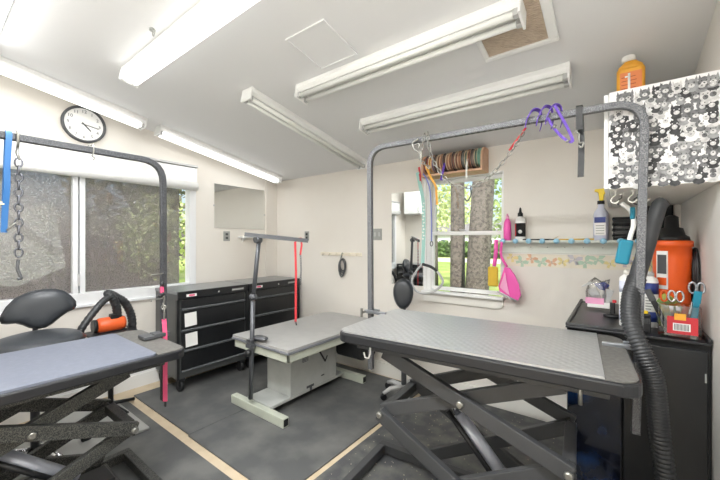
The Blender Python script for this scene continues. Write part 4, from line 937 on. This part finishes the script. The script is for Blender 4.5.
w = MB().cbox((-.115,2.70,ct+.06),(.10,.002,.04), RX(-.08)).use(1).cbox((-.095,2.698,ct+.035),(.12,.002,.035), RX(-.08)).use(2).cbox((-.05,2.72,ct+.09),(.045,.03,.10), RY(.3)).cbox((-.12,2.73,ct+.11),(.05,.03,.06), RY(-.4)); w.build('label', ['lpink','paper','lgrey'], t)
MB().prism([(-.12,ct+.17),(-.06,ct+.185),(-.035,ct+.165),(-.06,ct+.13),(-.09,ct+.135)], 2.71, 2.73, 'y').build('blue_flap', 'navyp', t, bevel=.004)
MB().prism([(-.19,ct+.14),(-.18,ct+.155),(-.14,ct+.185),(-.115,ct+.175),(-.15,ct+.16)], 2.71, 2.73, 'y').build('torn_top', 'lgrey', t)

# ------------------------------------------------------------------ outdoors
struct(MB().box((-40,YB+.12,-.35),(30,60,-.3)).box((-40,-12,-.35),(XL-.15,YB+.12,-.3)), 'ground', 'grass')
struct(MB().box((-40,27,-.3),(30,33,-.28)), 'road', 'road')
def trunk(name, label, x, y, r, h, lean):
    t = thing(name, label, 'tree', (x,y,-.3))
    pts = [Vector((x+lean*z, y, -.3+z)) for z in [h*k/10 for k in range(11)]]
    MB().tube(pts, [r*(1.35 if k == 0 else 1.08-.025*k) for k in range(11)], 18).build('trunk', 'bark', t)
    q = pts[6]; MB().tube(spline([q, q+Vector((-.25,.05,.5)), q+Vector((-.5,.1,1.3))],4), [r*.6]*5+[r*.4]*4, 10).build('branch', 'bark', t)
    return t, pts[-1]
def leaves(w, c, rad, n, size, rs):
    for i in range(n):
        v = Vector((rs.gauss(0,1),rs.gauss(0,1),rs.gauss(0,1))).normalized()*rs.random()**.4
        p = Vector(c)+Vector((v.x*rad[0],v.y*rad[1],v.z*rad[2])); a = Vector((rs.gauss(0,1),rs.gauss(0,1),rs.gauss(0,1))).normalized(); b = a.orthogonal().normalized()
        s_ = size*rs.uniform(.6,1.4); w.face([w.bm.verts.new(p+a*s_), w.bm.verts.new(p+b*s_*.6), w.bm.verts.new(p-a*s_), w.bm.verts.new(p-b*s_*.6)])
rs = random.Random(5)
t, e = trunk('oak_tree', 'slender grey tree trunk outside, left in the back window', -2.43,6.3,.135,5,.0)
w = MB(); leaves(w, e+Vector((-.9,.2,1.2)), (1.0,1.2,1.0), 400, .12, rs); w.build('foliage', 'leaf', t)
t, e = trunk('oak_tree', 'thick grey tree trunk outside, right in the back window', -2.05,6.1,.195,5.5,.06)
w = MB(); leaves(w, e+Vector((1.9,.2,1.0)), (1.2,1.4,1.2), 400, .12, rs); w.build('foliage', 'leaf', t)
def bush(name, label, c, rad, n, size, m_, cat='bush', group=None):
    t = thing(name, label, cat, (c[0],c[1],-.3), 0, group); w = MB(); leaves(w, c, rad, n, size, rs); w.build('foliage', m_, t)
    MB().cyl((c[0],c[1],-.3),(c[0],c[1],c[2]), .12, 8, .06).build('stem', 'bark', t)
w = MB(); leaves(w, (-14,35.5,.55), (13,1,.9), 3500, .22, rs)
tag(w.build('hedge', 'leafd'), 'low green hedge across the road outside the back window', 'hedge')
for k, (x, y, z, r, m_, lab) in enumerate(((-19,49,4.5,5,'leafy','pale leafy tree beyond the road, left in the back window'),(-8,50,5,5.5,'leaf','green leafy tree beyond the road, right in the back window'),(-5.5,12,3.2,1.5,'leafy','pale leafy shrub seen left of the trunks'),(-2.6,12.5,2.8,1.7,'leaf','leafy tree close behind the thick trunk outside'))):
    bush('leafy_tree', lab, (x,y,z), (r,r*.7,r), 1400, r*.05, m_, 'tree')
t = thing('house', 'white house with dark windows far beyond the hedge', 'house', (-13,41.5,-.3))
MB().box((-19,41,-.3),(-8,44,2.2)).build('wall', 'housew', t); MB().prism([(40.6,2.2),(44.4,2.2),(42.5,3.6)], -19.4, -7.6, 'x').build('roof', 'roofg', t)
for k in range(6): MB().box((-18+k*1.8,40.95,.7),(-17.1+k*1.8,41.0,1.6)).build('window', 'winp', t)
# beyond the left window
t = thing('shed', 'white shed seen hazily through the left window screen', 'shed', (-9,1.2,-.3))
MB().prism([(.2,.66),(1.2,.60),(1.87,.92),(1.70,2.09),(1.57,2.22),(1.19,2.04),(.2,2.0)], -11, -9, 'x').build('wall', 'housew', t)
MB().bar((-8.98,1.0,1.9),(-8.98,1.75,1.2), .02, .12, (1,0,0)).build('trim_board', 'lgrey', t); MB().box((-10.9,.3,-.3),(-9.1,1.4,.70)).build('base', 'fence', t)
w = MB()
for k in range(70): w.box((-12.04,-6+k*.16,-.3),(-12,-5.86+k*.16,1.25+.02*(k % 3)))
w.box((-12.08,-6,.9),(-12.04,5.2,1.0)); tag(w.build('fence', 'fence'), 'brown board fence beyond the left window', 'fence')
for x, y, z, r, m_, lab in ((-10.5,4.3,1.6,1.1,'leafy','pale green bush at the right edge of the left window'),(-15,-1,4,3.0,'leafg','dark green tree beyond the fence, left window'),(-16,6.5,4,3.4,'leafg','green tree beyond the fence, right part of left window')):
    bush('leafy_tree', lab, (x,y,z), (r,r,r*1.2), 1200, r*.06, m_, 'tree')

# ------------------------------------------------------------------ light, sky, camera
wd = bpy.data.worlds.new('World'); scn.world = wd; wd.use_nodes = True; nt = wd.node_tree
sk = nt.nodes.new('ShaderNodeTexSky'); sk.sky_type = 'NISHITA'; sk.sun_disc = False; sk.sun_elevation = R_(50); sk.sun_rotation = R_(200); sk.dust_density = 3
nt.links.new(sk.outputs[0], nt.nodes['Background'].inputs[0]); nt.nodes['Background'].inputs[1].default_value = .22
sn = bpy.data.lights.new('sun', 'SUN'); sn.energy = 4.6; sn.angle = .02; sn.color = (1,.95,.85); so = bpy.data.objects.new('sun', sn); COL.objects.link(so)
so.rotation_euler = Vector((-.5,.6,-.7)).to_track_quat('-Z','Y').to_euler()
cam = bpy.data.cameras.new('camera'); co = bpy.data.objects.new('camera', cam); COL.objects.link(co)
co.location = (0,0,1.45); co.rotation_euler = (PI/2,0,R_(37.2)); cam.sensor_width = 36; cam.lens = 338/720*36; cam.shift_y = 1/720; cam.clip_start = .02; cam.clip_end = 300
scn.camera = co
vs = scn.view_settings; vs.view_transform = 'Standard'; vs.look = 'None'; vs.gamma = 1; vs.exposure = .45; vs.use_curve_mapping = False
